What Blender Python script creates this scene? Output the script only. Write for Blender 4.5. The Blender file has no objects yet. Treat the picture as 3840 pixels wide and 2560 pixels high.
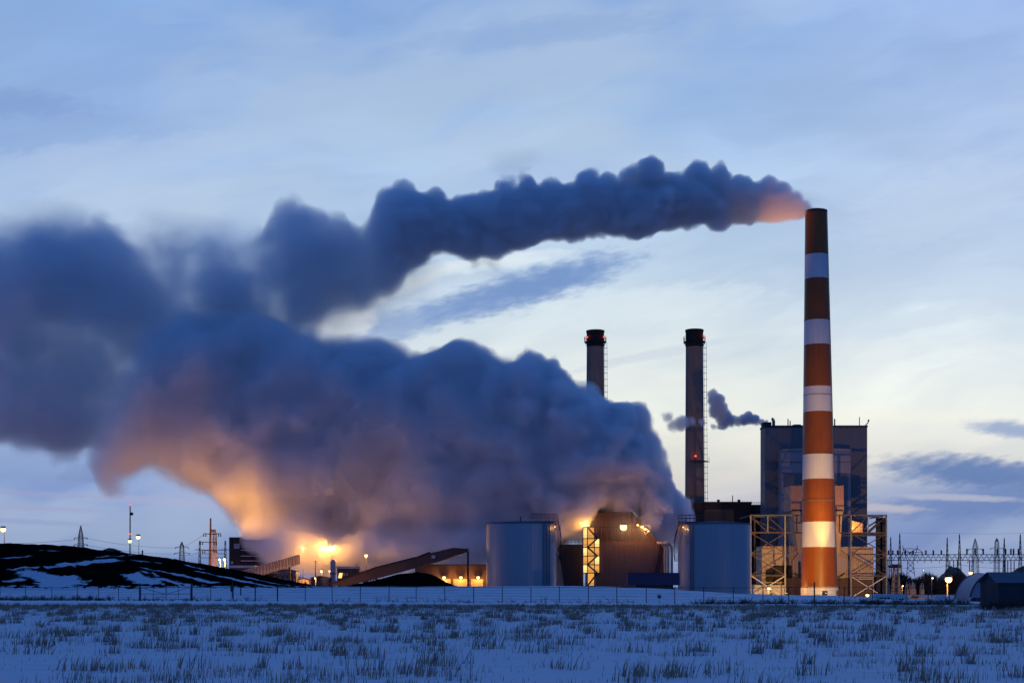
import bpy, math, random
import numpy as np
from mathutils import Vector, Matrix

random.seed(7)
rng = np.random.default_rng(11)
SC = bpy.context.scene
COL = SC.collection

# ---------------------------------------------------------------- camera
K = 3840 * 50.0 / 36.0          # photograph pixels per unit tangent
CAMZ, HOR = 1.7, 2200.0         # eye height, horizon row of the photograph
cam = bpy.data.cameras.new('camera')
cam.lens = 50.0
cam.sensor_width = 36.0
cam.shift_y = (HOR - 1280.0) / 3840.0
cam.clip_start = 0.5
cam.clip_end = 40000
cam_o = bpy.data.objects.new('camera', cam)
cam_o.location = (0, 0, CAMZ)
cam_o.rotation_euler = (math.radians(90), 0, 0)
COL.objects.link(cam_o)
SC.camera = cam_o


def X(px, Y): return (px - 1920.0) / K * Y
def Z(py, Y): return CAMZ + (HOR - py) / K * Y
def P(px, py, Y): return Vector((X(px, Y), Y, Z(py, Y)))


def lin(r, g, b):
    f = lambda c: (c / 255 / 12.92) if c <= 10.31 else ((c / 255 + 0.055) / 1.055) ** 2.4
    return (f(r), f(g), f(b), 1.0)


# ---------------------------------------------------------------- node helpers
class G:
    """small wrapper that writes node maths"""
    def __init__(self, tree): self.t = tree
    def n(self, kind, **kw):
        nd = self.t.nodes.new(kind)
        for k, v in kw.items(): setattr(nd, k, v)
        return nd
    def put(self, sock, v):
        if hasattr(v, 'is_linked') or isinstance(v, bpy.types.NodeSocket): self.t.links.new(v, sock)
        else: sock.default_value = v
    def m(self, op, a, b=0.0, c=None, clamp=False):
        nd = self.n('ShaderNodeMath', operation=op, use_clamp=clamp)
        self.put(nd.inputs[0], a); self.put(nd.inputs[1], b)
        if c is not None: self.put(nd.inputs[2], c)
        return nd.outputs[0]
    def add(self, a, b): return self.m('ADD', a, b)
    def sub(self, a, b): return self.m('SUBTRACT', a, b)
    def mul(self, a, b): return self.m('MULTIPLY', a, b)
    def div(self, a, b): return self.m('DIVIDE', a, b)
    def mx(self, a, b): return self.m('MAXIMUM', a, b)
    def mn(self, a, b): return self.m('MINIMUM', a, b)
    def ss(self, v, lo, hi, a=0.0, b=1.0):
        nd = self.n('ShaderNodeMapRange', interpolation_type='SMOOTHSTEP')
        self.put(nd.inputs[0], v)
        for i, q in enumerate((lo, hi, a, b)): self.put(nd.inputs[i + 1], q)
        return nd.outputs[0]
    def lr(self, v, lo, hi, a=0.0, b=1.0):
        nd = self.n('ShaderNodeMapRange')
        self.put(nd.inputs[0], v)
        for i, q in enumerate((lo, hi, a, b)): self.put(nd.inputs[i + 1], q)
        return nd.outputs[0]
    def xyz(self, x, y, z):
        nd = self.n('ShaderNodeCombineXYZ')
        self.put(nd.inputs[0], x); self.put(nd.inputs[1], y); self.put(nd.inputs[2], z)
        return nd.outputs[0]
    def sep(self, v):
        nd = self.n('ShaderNodeSeparateXYZ'); self.put(nd.inputs[0], v)
        return nd.outputs
    def noise(self, vec, scale=1.0, detail=4.0, rough=0.55, dist=0.0):
        nd = self.n('ShaderNodeTexNoise')
        self.put(nd.inputs['Vector'], vec)
        nd.inputs['Scale'].default_value = scale; nd.inputs['Detail'].default_value = detail
        nd.inputs['Roughness'].default_value = rough; nd.inputs['Distortion'].default_value = dist
        return nd.outputs[0]
    def mix(self, f, a, b, blend='MIX'):
        nd = self.n('ShaderNodeMix', data_type='RGBA', blend_type=blend, clamp_factor=True)
        self.put(nd.inputs[0], f); self.put(nd.inputs[6], a); self.put(nd.inputs[7], b)
        return nd.outputs[2]
    def ramp(self, f, stops):
        nd = self.n('ShaderNodeValToRGB')
        cr = nd.color_ramp
        cr.elements[0].position, cr.elements[0].color = stops[0]
        cr.elements[1].position, cr.elements[1].color = stops[-1]
        for p, c in stops[1:-1]:
            e = cr.elements.new(p); e.color = c
        self.put(nd.inputs[0], f)
        return nd.outputs[0]
    def vscale(self, v, s):
        nd = self.n('ShaderNodeVectorMath', operation='MULTIPLY')
        self.put(nd.inputs[0], v); nd.inputs[1].default_value = s
        return nd.outputs[0]


# ---------------------------------------------------------------- world: dusk sky, the glow lies behind the plant
def make_world():
    w = bpy.data.worlds.new('World'); SC.world = w; w.use_nodes = True
    t = w.node_tree; t.nodes.clear(); g = G(t)
    d = g.n('ShaderNodeTexCoord').outputs['Generated']
    x, y, z = g.sep(d)[0:3]
    yy = g.mx(y, 0.12)
    u = g.div(x, yy); v = g.div(z, yy)
    vf = g.div(v, 0.45)
    VP = lambda py: max(0.0, min(1.0, (HOR - py) / K / 0.45))
    def rp(rows): return g.ramp(vf, sorted([(VP(py), lin(*c)) for py, c in rows], key=lambda q: q[0]))
    left = rp([(2200, (98, 122, 184)), (2050, (104, 132, 190)), (1850, (126, 148, 202)), (1500, (158, 176, 216)),
               (1000, (176, 196, 232)), (750, (168, 190, 230)), (450, (146, 172, 222)), (0, (140, 172, 226)), (-300, (120, 155, 220))])
    mid = rp([(2200, (116, 136, 190)), (2000, (150, 160, 200)), (1800, (228, 216, 210)), (1600, (240, 236, 230)), (1300, (228, 232, 238)),
              (1000, (196, 212, 236)), (700, (176, 196, 232)), (400, (154, 182, 228)), (0, (140, 170, 224)), (-300, (120, 155, 220))])
    right = rp([(2200, (128, 138, 188)), (2080, (112, 136, 192)), (1920, (116, 140, 194)), (1830, (150, 164, 204)), (1720, (228, 222, 222)),
                (1550, (240, 238, 236)), (1300, (228, 232, 240)), (1000, (206, 218, 242)), (700, (188, 204, 238)), (300, (172, 192, 236)),
                (0, (160, 184, 234)), (-300, (130, 162, 224))])
    c = g.mix(g.ss(u, -0.3, 0.02), left, mid)
    c = g.mix(g.ss(u, 0.1, 0.34), c, right)
    # cloud streaks
    tilt = g.sub(v, g.mul(u, 0.16))
    wob = g.noise(g.xyz(g.mul(u, 5.0), g.mul(tilt, 9.0), 3.1), 1.0, 3.0)
    n1 = g.noise(g.xyz(g.mul(u, 4.2), g.add(g.mul(tilt, 17.0), g.mul(wob, 1.6)), 0.3), 1.0, 5.0, 0.52)
    n2 = g.noise(g.xyz(g.mul(u, 9.0), g.add(g.mul(tilt, 62.0), g.mul(wob, 3.0)), 7.7), 1.0, 5.0, 0.55)
    cloud = g.add(g.mul(n1, 0.75), g.mul(n2, 0.25))
    lowband = g.ss(v, 0.30, 0.02)
    lit = g.ss(cloud, 0.5, 0.66)
    hz = g.ss(v, 0.0, 0.06)
    c = g.mix(g.mul(lit, 0.55), c, g.mix(1.0, c, (1.20, 1.20, 1.15, 1), 'MULTIPLY'))
    dark = g.ss(cloud, 0.5, 0.36)
    c = g.mix(g.mul(dark, g.lr(hz, 0, 1, 0.4, 0.6)), c, g.mix(1.0, c, (0.80, 0.86, 0.92, 1), 'MULTIPLY'))
    n0 = g.noise(g.xyz(g.mul(u, 3.0), g.add(g.mul(tilt, 9.0), g.mul(wob, 0.8)), 5.5), 1.0, 4.0, 0.5)
    c = g.mix(g.mul(g.ss(n0, 0.48, 0.64), 0.4), c, lin(196, 206, 224))
    c = g.mix(g.mul(g.ss(n0, 0.50, 0.36), g.lr(hz, 0, 1, 0.0, 0.30)), c, lin(140, 164, 204))
    # named cloud masses: (px, py, rx, ry, slope, colour, strength)
    blobs = [(1990, 1075, 330, 62, 0.26, (96, 132, 196), 0.85), (1560, 1200, 200, 55, 0.3, (104, 138, 200), 0.6),
             (1480, 1085, 190, 26, 0.36, (232, 236, 242), 0.85), (1820, 985, 260, 24, 0.12, (228, 234, 244), 0.8),
             (1280, 1190, 110, 70, 0.1, (236, 236, 240), 0.9), (2400, 1150, 420, 60, 0.1, (226, 232, 242), 0.55),
             (3680, 1775, 330, 52, -0.08, (92, 122, 180), 0.95), (3780, 1880, 420, 46, 0.05, (100, 128, 186), 0.8),
             (3800, 1610, 150, 28, -0.1, (120, 145, 200), 0.75), (3330, 1905, 120, 14, -0.05, (208, 196, 204), 0.6),
             (3600, 1865, 200, 12, -0.03, (186, 186, 208), 0.7), (3420, 1560, 500, 20, -0.02, (246, 240, 232), 0.5),
             (20, 385, 300, 46, -0.05, (124, 152, 208), 0.5), (2050, 120, 420, 46, 0.1, (128, 160, 216), 0.4),
             (640, 1880, 420, 13, -0.06, (170, 170, 208), 0.55), (150, 1905, 240, 10, -0.04, (158, 160, 202), 0.6),
             (120, 1850, 260, 9, -0.05, (150, 158, 202), 0.55), (100, 1955, 240, 9, -0.05, (142, 152, 200), 0.5),
             (300, 620, 520, 70, 0.12, (182, 198, 232), 0.5), (2450, 1330, 260, 16, 0.2, (204, 210, 226), 0.6),
             (3450, 1200, 420, 34, 0.2, (206, 214, 234), 0.6), (3550, 760, 300, 120, 0.25, (202, 214, 240), 0.4)]
    wn = g.n('ShaderNodeTexNoise'); g.put(wn.inputs['Vector'], g.xyz(g.mul(u, 16.0), g.mul(tilt, 44.0), 1.0)); wn.inputs['Detail'].default_value = 5
    wr, wg = g.sep(wn.outputs['Color'])[0:2]
    for px, py, rx, ry, sl, colr, st in blobs:
        cu, cv = (px - 1920) / K, (HOR - py) / K
        du = g.sub(u, cu)
        dv = g.sub(g.sub(v, cv), g.mul(du, sl))
        a = g.add(g.div(du, rx / K), g.mul(g.sub(wr, 0.5), 1.1))
        b = g.add(g.div(dv, ry / K), g.mul(g.sub(wg, 0.5), 1.5))
        q = g.add(g.mul(a, a), g.mul(b, b))
        c = g.mix(g.ss(q, 2.3, 0.0, 0.0, st), c, lin(*colr))
    c = g.mix(1.0, c, (0.965, 1.02, 0.985, 1), 'MULTIPLY')
    # away from the glow the sky is deep blue
    front = g.mul(g.ss(y, 0.50, 0.84), g.ss(z, 0.58, 0.425))
    back = g.mix(g.ss(z, -0.05, 0.6), (0.036, 0.110, 0.38, 1), (0.030, 0.120, 0.435, 1))
    c = g.mix(front, back, c)
    c = g.mix(g.ss(z, -0.002, -0.03), c, (0.01, 0.03, 0.09, 1))
    sky = g.n('ShaderNodeTexSky', sky_type='NISHITA', sun_disc=False)
    sky.sun_elevation = math.radians(-3.0); sky.sun_rotation = math.radians(20.0)
    nsky = g.mix(1.0, sky.outputs[0], (0.05, 0.05, 0.05, 1), 'MULTIPLY')
    c = g.mix(1.0, c, nsky, 'ADD')
    bg = g.n('ShaderNodeBackground'); g.put(bg.inputs[0], c); bg.inputs[1].default_value = 1.0
    out = g.n('ShaderNodeOutputWorld'); t.links.new(bg.outputs[0], out.inputs[0])


make_world()
SC.view_settings.view_transform = 'Standard'
SC.view_settings.look = 'None'
SC.view_settings.exposure = 0.0
SC.view_settings.gamma = 1.0
cy = SC.cycles
cy.use_denoising = True
cy.max_bounces = 10
cy.diffuse_bounces = 2
cy.glossy_bounces = 2
cy.volume_bounces = 6
cy.transparent_max_bounces = 8
cy.volume_max_steps = 256
cy.use_light_tree = True
cy.sample_clamp_indirect = 4.0
cy.caustics_reflective = False
cy.caustics_refractive = False


# ---------------------------------------------------------------- materials
MATS = {}


def mat(name, col, rough=0.7, metal=0.0, var=0.25, scale=0.3, streak=0.0, ribs=0.0, bump=0.0, spec=0.4):
    """painted, clad or earthy surface with stains; streak > 0 draws vertical weathering, ribs > 0 a sheet profile of that pitch"""
    if name in MATS: return MATS[name]
    m = bpy.data.materials.new(name); m.use_nodes = True
    t = m.node_tree; g = G(t); b = t.nodes['Principled BSDF']
    pos = g.n('ShaderNodeNewGeometry').outputs['Position']
    n = g.noise(pos, scale, 6.0, 0.6)
    f = g.ss(n, 0.3, 0.72)
    if streak:
        s = g.noise(g.vscale(pos, (1.3, 1.3, 0.06)), 1.0, 5.0, 0.6)
        f = g.add(g.mul(f, 1 - streak), g.mul(g.ss(s, 0.3, 0.7), streak))
    lo = tuple(c * (1 - var) for c in col) + (1,)
    hi = tuple(min(1, c * (1 + var * 0.8)) for c in col) + (1,)
    g.put(b.inputs['Base Color'], g.mix(f, lo, hi))
    g.put(b.inputs['Roughness'], g.lr(n, 0.3, 0.7, max(0.05, rough - 0.1), min(1, rough + 0.1)))
    b.inputs['Metallic'].default_value = metal
    b.inputs['Specular IOR Level'].default_value = spec
    h = None
    if ribs:
        p = g.sep(pos)
        h = g.m('SINE', g.mul(g.add(p[0], g.mul(p[1], 0.7)), 2 * math.pi / ribs))
    if bump:
        h2 = g.noise(pos, scale * 6, 4.0)
        h = h2 if h is None else g.add(h, h2)
    if h is not None:
        bn = g.n('ShaderNodeBump'); bn.inputs['Strength'].default_value = 0.5; bn.inputs['Distance'].default_value = bump or ribs * 0.15
        g.put(bn.inputs['Height'], h); t.links.new(bn.outputs[0], b.inputs['Normal'])
    MATS[name] = m
    return m


def emit(name, col, strength):
    if name in MATS: return MATS[name]
    m = bpy.data.materials.new(name); m.use_nodes = True
    b = m.node_tree.nodes['Principled BSDF']
    b.inputs['Base Color'].default_value = (0.05, 0.05, 0.05, 1)
    b.inputs['Emission Color'].default_value = (*col, 1)
    b.inputs['Emission Strength'].default_value = strength
    MATS[name] = m
    return m


SODIUM = (1.0, 0.42, 0.07)
M_STEEL = mat('galvanised_steel', (0.22, 0.215, 0.23), 0.5, 0.3, 0.2, 0.8)
M_DARK = mat('dark_steel', (0.035, 0.033, 0.038), 0.6, 0.2, 0.3, 0.8)
M_GREYST = mat('grey_steel', (0.12, 0.12, 0.135), 0.6, 0.2, 0.2, 0.8)
M_BROWNST = mat('rusty_steel', (0.12, 0.075, 0.06), 0.7, 0.1, 0.3, 0.8)
M_RED = mat('red_oxide_paint', (0.26, 0.066, 0.004), 0.42, 0, 0.2, 0.12, 0.5)
M_WHITE = mat('white_paint', (0.66, 0.62, 0.62), 0.40, 0, 0.1, 0.12, 0.5)
M_CONC = mat('sooty_concrete', (0.26, 0.18, 0.145), 0.85, 0, 0.25, 0.1, 0.5)
M_CAP = mat('black_cap', (0.014, 0.014, 0.015), 0.8, 0, 0.2, 0.3)
M_TANK = mat('tank_cladding', (0.36, 0.39, 0.42), 0.42, 0.25, 0.07, 0.1, 0.6)
M_CLAD = mat('slate_cladding', (0.20, 0.165, 0.165), 0.6, 0, 0.1, 0.06, 0.5, 1.2)
M_ANNEX = mat('mauve_cladding', (0.46, 0.33, 0.32), 0.65, 0, 0.1, 0.06, 0.5, 1.2)
M_RUST = mat('salmon_cladding', (0.60, 0.29, 0.20), 0.65, 0, 0.12, 0.1, 0.5, 1.2)
M_TAN = mat('tan_duct_cladding', (0.50, 0.36, 0.25), 0.6, 0, 0.14, 0.12, 0.5, 1.0)
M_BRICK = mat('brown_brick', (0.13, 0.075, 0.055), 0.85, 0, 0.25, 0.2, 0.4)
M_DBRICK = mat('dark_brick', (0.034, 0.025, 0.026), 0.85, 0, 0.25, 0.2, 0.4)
M_TOWER = mat('cooling_tower_board', (0.16, 0.095, 0.075), 0.8, 0, 0.2, 0.15, 0.6, 0.8)
M_ROOF = mat('dark_roofing', (0.05, 0.045, 0.05), 0.8, 0, 0.3, 0.2)
M_PALE = mat('pale_sheet_roof', (0.6, 0.55, 0.52), 0.6, 0, 0.15, 0.2)
M_GLASS = mat('dark_window', (0.02, 0.025, 0.035), 0.15, 0, 0.1, 1, spec=0.6)
M_BLUE = mat('blue_sheet', (0.02, 0.04, 0.11), 0.5, 0, 0.15, 0.4, 0.4, 0.5)
M_WOOD = mat('weathered_post', (0.06, 0.055, 0.055), 0.85, 0, 0.3, 2.0)
M_BARK = mat('bark', (0.05, 0.035, 0.028), 0.9, 0, 0.3, 2.0)
M_TWIG = mat('bare_twigs', (0.05, 0.035, 0.026), 0.9, 0, 0.3, 0.5)
M_QUON = mat('quonset_sheet', (0.32, 0.29, 0.34), 0.5, 0.25, 0.12, 0.4, 0.3, 0.5)
M_SHED = mat('shed_board', (0.035, 0.04, 0.045), 0.8, 0, 0.3, 0.8, 0.6)
M_GREEN = mat('green_sign', (0.03, 0.12, 0.07), 0.5, 0, 0.2, 2)
M_LAMP = emit('sodium_lens', (1.0, 0.62, 0.22), 4.0)
M_LAMPW = emit('mercury_lens', (0.80, 1.0, 0.42), 1.8)
M_REDL = emit('red_beacon_lens', (1.0, 0.09, 0.05), 2.0)
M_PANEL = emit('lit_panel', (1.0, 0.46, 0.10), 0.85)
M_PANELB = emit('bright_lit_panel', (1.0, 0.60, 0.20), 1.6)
M_DOORLIT = mat('garage_door', (0.5, 0.38, 0.22), 0.6, 0, 0.12, 0.6)


# ---------------------------------------------------------------- mesh builder
ORG = {}


class MB:
    def __init__(self): self.v = []; self.f = []; self.mi = []; self.k = 0
    def _add(self, vs, fs):
        o = len(self.v)
        self.v.extend(Vector(p) for p in vs)
        for f in fs:
            self.f.append([i + o for i in f]); self.mi.append(self.k)
        return self
    def box(self, x0, x1, y0, y1, z0, z1):
        vs = [(x, y, z) for x in (x0, x1) for y in (y0, y1) for z in (z0, z1)]
        return self._add(vs, [(0, 1, 3, 2), (4, 6, 7, 5), (0, 4, 5, 1), (2, 3, 7, 6), (0, 2, 6, 4), (1, 5, 7, 3)])
    def pbox(self, px0, py0, px1, py1, Y, dep):
        return self.box(X(px0, Y), X(px1, Y), Y, Y + dep, Z(py1, Y), Z(py0, Y))
    def tube(self, a, b, r0, r1=None, n=8, caps=True):
        a, b = Vector(a), Vector(b); r1 = r0 if r1 is None else r1
        d = (b - a)
        if d.length < 1e-6: return self
        d.normalize()
        s = Vector((0, 0, 1)) if abs(d.z) < 0.9 else Vector((1, 0, 0))
        e1 = d.cross(s).normalized(); e2 = d.cross(e1).normalized()
        vs = []
        for c, r in ((a, r0), (b, r1)):
            for i in range(n):
                t = 2 * math.pi * (i + 0.5) / n
                vs.append(c + e1 * (math.cos(t) * r) + e2 * (math.sin(t) * r))
        fs = [(i, (i + 1) % n, n + (i + 1) % n, n + i) for i in range(n)]
        if caps: fs += [tuple(range(n - 1, -1, -1)), tuple(range(n, 2 * n))]
        return self._add(vs, fs)
    def bar(self, a, b, w): return self.tube(a, b, w * 0.7071, None, 4)
    def pipe(self, pts, r, n=8):
        for a, b in zip(pts[:-1], pts[1:]): self.tube(a, b, r, None, n)
        return self
    def prism(self, pts, y0, y1):
        """outline of (x, z) points extruded from y0 to y1"""
        n = len(pts)
        vs = [(x, y0, z) for x, z in pts] + [(x, y1, z) for x, z in pts]
        fs = [tuple(range(n)), tuple(range(2 * n - 1, n - 1, -1))] + [(i, n + i, n + (i + 1) % n, (i + 1) % n) for i in range(n)]
        return self._add(vs, fs)
    def pprism(self, ppts, Y, dep): return self.prism([(X(px, Y), Z(py, Y)) for px, py in ppts], Y, Y + dep)
    def frust(self, c, prof, n=48, axis=None):
        """lathe about a (possibly leaning) vertical: prof = [(r, z)], axis(z) -> (x, y)"""
        vs = []
        for r, z in prof:
            cx, cyy = axis(z) if axis else (c[0], c[1])
            for i in range(n):
                t = 2 * math.pi * i / n
                vs.append((cx + r * math.cos(t), cyy + r * math.sin(t), z))
        fs = []
        for j in range(len(prof) - 1):
            for i in range(n):
                fs.append((j * n + i, j * n + (i + 1) % n, (j + 1) * n + (i + 1) % n, (j + 1) * n + i))
        return self._add(vs, fs)
    def disc(self, c, r, z, n=48):
        return self._add([(c[0] + r * math.cos(2 * math.pi * i / n), c[1] + r * math.sin(2 * math.pi * i / n), z) for i in range(n)], [tuple(range(n))])
    def ball(self, c, r, n=10, m=6):
        c = Vector(c); vs = []
        for j in range(1, m):
            p = math.pi * j / m
            for i in range(n):
                t = 2 * math.pi * i / n
                vs.append(c + Vector((r * math.sin(p) * math.cos(t), r * math.sin(p) * math.sin(t), r * math.cos(p))))
        top = len(vs); vs += [c + Vector((0, 0, r)), c - Vector((0, 0, r))]
        fs = [(j * n + i, (j + 1) * n + i, (j + 1) * n + (i + 1) % n, j * n + (i + 1) % n) for j in range(m - 2) for i in range(n)]
        fs += [(top, i, (i + 1) % n) for i in range(n)]
        q = (m - 2) * n
        fs += [(top + 1, q + (i + 1) % n, q + i) for i in range(n)]
        return self._add(vs, fs)
    def lattice(self, x, y, z0, z1, w0, w1, bays, t, tb=None):
        """four-legged lattice mast"""
        tb = tb or t * 0.6
        lv = [z0 + (z1 - z0) * i / bays for i in range(bays + 1)]
        W = lambda z: w0 + (w1 - w0) * (z - z0) / (z1 - z0)
        cn = [(-1, -1), (1, -1), (1, 1), (-1, 1)]
        pt = lambda i, z: Vector((x + cn[i][0] * W(z), y + cn[i][1] * W(z), z))
        for i in range(4): self.bar(pt(i, z0), pt(i, z1), t)
        for a, b in zip(lv[:-1], lv[1:]):
            for i in range(4):
                j = (i + 1) % 4
                self.bar(pt(i, a), pt(j, b), tb); self.bar(pt(j, a), pt(i, b), tb)
                self.bar(pt(i, b), pt(j, b), tb)
        return self
    def build(self, name, mats, parent=None, smooth=False):
        me = bpy.data.meshes.new(name)
        org = ORG.get(parent.name, Vector((0, 0, 0))) if parent is not None else Vector((0, 0, 0))
        me.from_pydata([tuple(p - org) for p in self.v], [], self.f)
        if not isinstance(mats, (list, tuple)): mats = [mats]
        for m in mats: me.materials.append(m)
        if len(mats) > 1:
            for p, k in zip(me.polygons, self.mi): p.material_index = k
        if smooth:
            for p in me.polygons: p.use_smooth = len(p.vertices) <= 4
        me.validate(); me.update()
        o = bpy.data.objects.new(name, me); COL.objects.link(o)
        if parent is not None:
            o.parent = parent
            ORG[o.name] = org
        return o


def tag(o, label, cat, group=None, kind=None):
    o['label'] = label
    if cat: o['category'] = cat
    if group: o['group'] = group
    if kind: o['kind'] = kind
    return o


def thing(name, label, cat, loc, group=None):
    o = bpy.data.objects.new(name, None); COL.objects.link(o)
    o.empty_display_size = 1.0
    o.location = loc
    ORG[o.name] = Vector(loc)
    return tag(o, label, cat, group)


def struct(name, mb, m):
    o = mb.build(name, m); o['kind'] = 'structure'
    return o


def light(parent, kind, loc, power, col, radius=0.5, aim=None, angle=60, blend=0.6):
    l = bpy.data.lights.new('lamp_light', kind)
    l.energy = power; l.color = col; l.shadow_soft_size = radius
    if kind == 'SPOT':
        l.spot_size = math.radians(angle); l.spot_blend = blend
    o = bpy.data.objects.new('lamp_light', l); COL.objects.link(o)
    o.parent = parent
    o.location = Vector(loc) - ORG[parent.name]
    if aim is not None:
        o.rotation_euler = (Vector(aim) - Vector(loc)).to_track_quat('-Z', 'Y').to_euler()
    return o


# ---------------------------------------------------------------- ground
PLANT = -2.0
CREST_PX = [-900, 1000, 1250, 1700, 2150, 2300, 2500, 2700, 2850, 3000, 3080, 3200, 3350, 3500, 3840, 4800]
CREST_PY = [2206, 2206, 2201, 2197, 2197, 2200, 2207, 2221, 2227, 2231, 2230, 2237, 2243, 2250, 2254, 2254]


def fence_y(px): return np.interp(px, [0, 1920, 3840], [190.0, 152.0, 128.0])


def vn(x, y, z, seed):
    """smooth value noise, -1..1"""
    tb = VT[seed % len(VT)]
    xi, yi, zi = np.floor(x), np.floor(y), np.floor(z)
    fx, fy, fz = x - xi, y - yi, z - zi
    fx, fy, fz = [f * f * f * (f * (f * 6 - 15) + 10) for f in (fx, fy, fz)]
    xi, yi, zi = [a.astype(np.int64) & 63 for a in (xi, yi, zi)]
    x1, y1, z1 = (xi + 1) & 63, (yi + 1) & 63, (zi + 1) & 63
    L = lambda a, b, f: a + (b - a) * f
    return L(L(L(tb[xi, yi, zi], tb[x1, yi, zi], fx), L(tb[xi, y1, zi], tb[x1, y1, zi], fx), fy),
             L(L(tb[xi, yi, z1], tb[x1, yi, z1], fx), L(tb[xi, y1, z1], tb[x1, y1, z1], fx), fy), fz)


VT = [rng.uniform(-1, 1, (64, 64, 64)).astype(np.float32) for _ in range(4)]


def fbm(x, y, z, octs=4, gain=0.5, seed=0):
    s = 0.0; a = 1.0; t = 0.0
    for k in range(octs):
        s = s + a * vn(x * 2.0 ** k + 17.3 * k, y * 2.0 ** k + 5.1 * k, z * 2.0 ** k + 9.7 * k, seed + k)
        t += a; a *= gain
    return s / t


def sstep(a, b, x):
    t = np.clip((x - a) / (b - a), 0, 1)
    return t * t * (3 - 2 * t)


def ground_h(x, y):
    x = np.asarray(x, float); y = np.asarray(y, float)
    ys = np.maximum(y, 1.0)
    px = np.clip(1920 + x * K / ys, -900, 4800)
    px = np.where(y < 20, 1920 + x * K / 20, px)
    px = np.clip(px, -900, 4800)
    yc = 235.0
    zc = CAMZ + (HOR - np.interp(px, CREST_PX, CREST_PY)) / K * yc
    fy = fence_y(px) + 4
    up = sstep(0, 1, (y - fy) / (yc - fy)) * zc
    dn = zc + (PLANT - zc) * sstep(yc, yc + 70, y)
    h = np.where(y < yc, up, dn)
    z0 = np.zeros_like(h)
    n = fbm(x * 0.25, y * 0.25, z0, 4) * 0.05 + fbm(x * 0.9, y * 1.4, z0 + 5, 3) * 0.035
    far = np.clip(1 - (y - 260) / 60, 0, 1)
    berm = sstep(0, 30, y - fy) * far
    return h + n * np.where(y < 260, 1, 0.3) + berm * fbm(x * 0.07, y * 0.1, z0 + 2, 4) * 0.22


def axis_pts(segs):
    out = []
    for a, b, n in segs: out += list(np.linspace(a, b, n, endpoint=False))
    out.append(segs[-1][1])
    return np.array(out)


gx = axis_pts([(-14000, -900, 10), (-900, -130, 26), (-130, 130, 230), (130, 900, 26), (900, 14000, 10)])
gy = axis_pts([(-400, 10, 6), (10, 60, 130), (60, 130, 90), (130, 330, 110), (330, 1200, 40), (1200, 24000, 14)])
GX, GY = np.meshgrid(gx, gy, indexing='ij')
GZ = ground_h(GX, GY)
nx, ny = GX.shape
me = bpy.data.meshes.new('ground')
vs = np.stack([GX, GY, GZ], -1).reshape(-1, 3)
ii, jj = np.meshgrid(np.arange(nx - 1), np.arange(ny - 1), indexing='ij')
q = np.stack([ii * ny + jj, (ii + 1) * ny + jj, (ii + 1) * ny + jj + 1, ii * ny + jj + 1], -1).reshape(-1, 4)
me.from_pydata(vs.tolist(), [], q.tolist())
for p in me.polygons: p.use_smooth = True
ground = bpy.data.objects.new('ground', me); COL.objects.link(ground); ground['kind'] = 'structure'


def snow_material():
    m = bpy.data.materials.new('snow_ground'); m.use_nodes = True
    t = m.node_tree; g = G(t); b = t.nodes['Principled BSDF']
    pos = g.n('ShaderNodeNewGeometry').outputs['Position']
    p = g.sep(pos)
    n = g.noise(g.vscale(pos, (0.5, 1.6, 1)), 0.7, 6.0, 0.6)
    fine = g.noise(g.vscale(pos, (1.0, 2.2, 1)), 3.0, 5.0, 0.65)
    thatch = g.ss(g.add(g.mul(n, 0.6), g.mul(fine, 0.4)), 0.53, 0.63)
    field = g.ss(p[1], 150, 120)
    amt = g.mul(g.mx(thatch, g.mul(g.ss(p[1], 95, 122), 0.75)), g.add(g.mul(field, 0.30), g.mul(g.ss(p[1], 85, 118), g.mul(field, 0.4))))
    c = g.mix(amt, (0.64, 0.65, 0.67, 1), (0.30, 0.23, 0.19, 1))
    spots = g.ss(g.noise(g.vscale(pos, (0.30, 0.5, 1)), 0.9, 6.0, 0.62), 0.57, 0.66)
    c = g.mix(g.mul(spots, g.mul(g.ss(p[1], 150, 175), 0.5)), c, (0.09, 0.08, 0.065, 1))
    plant = g.mul(g.ss(p[1], 262, 300), g.ss(g.noise(pos, 0.06, 6.0, 0.6), 0.40, 0.55))
    c = g.mix(g.mul(plant, 0.9), c, (0.12, 0.10, 0.085, 1))
    g.put(b.inputs['Base Color'], c)
    b.inputs['Roughness'].default_value = 0.75
    b.inputs['Specular IOR Level'].default_value = 0.25
    bn = g.n('ShaderNodeBump'); bn.inputs['Strength'].default_value = 0.6; bn.inputs['Distance'].default_value = 0.12
    g.put(bn.inputs['Height'], g.add(n, g.mul(fine, 0.5))); t.links.new(bn.outputs[0], b.inputs['Normal'])
    return m


M_SNOW = snow_material()
me.materials.append(M_SNOW)
M_CLEAN = mat('packed_snow', (0.72, 0.73, 0.76), 0.7, 0, 0.06, 0.6, bump=0.05)

# the snow-packed track between the field and the fence
tx = np.linspace(-70, 70, 160)
mb = MB(); rows = []
for xx in tx:
    yc = np.interp(xx, [-70, 0, 50, 70], [168, 139, 121, 114])
    wdt = 3.6 + 0.8 * math.sin(xx * 0.13)
    rows.append([(xx, yc + wdt * s, float(ground_h(xx, yc + wdt * s)) + (0.12 if abs(s) < 0.9 else -0.06)) for s in (-1, -0.8, -0.3, 0.3, 0.8, 1)])
for a, b in zip(rows[:-1], rows[1:]):
    for k in range(5): mb._add([a[k], b[k], b[k + 1], a[k + 1]], [(0, 1, 2, 3)])
pt_o = struct('path', mb, M_CLEAN)

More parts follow.
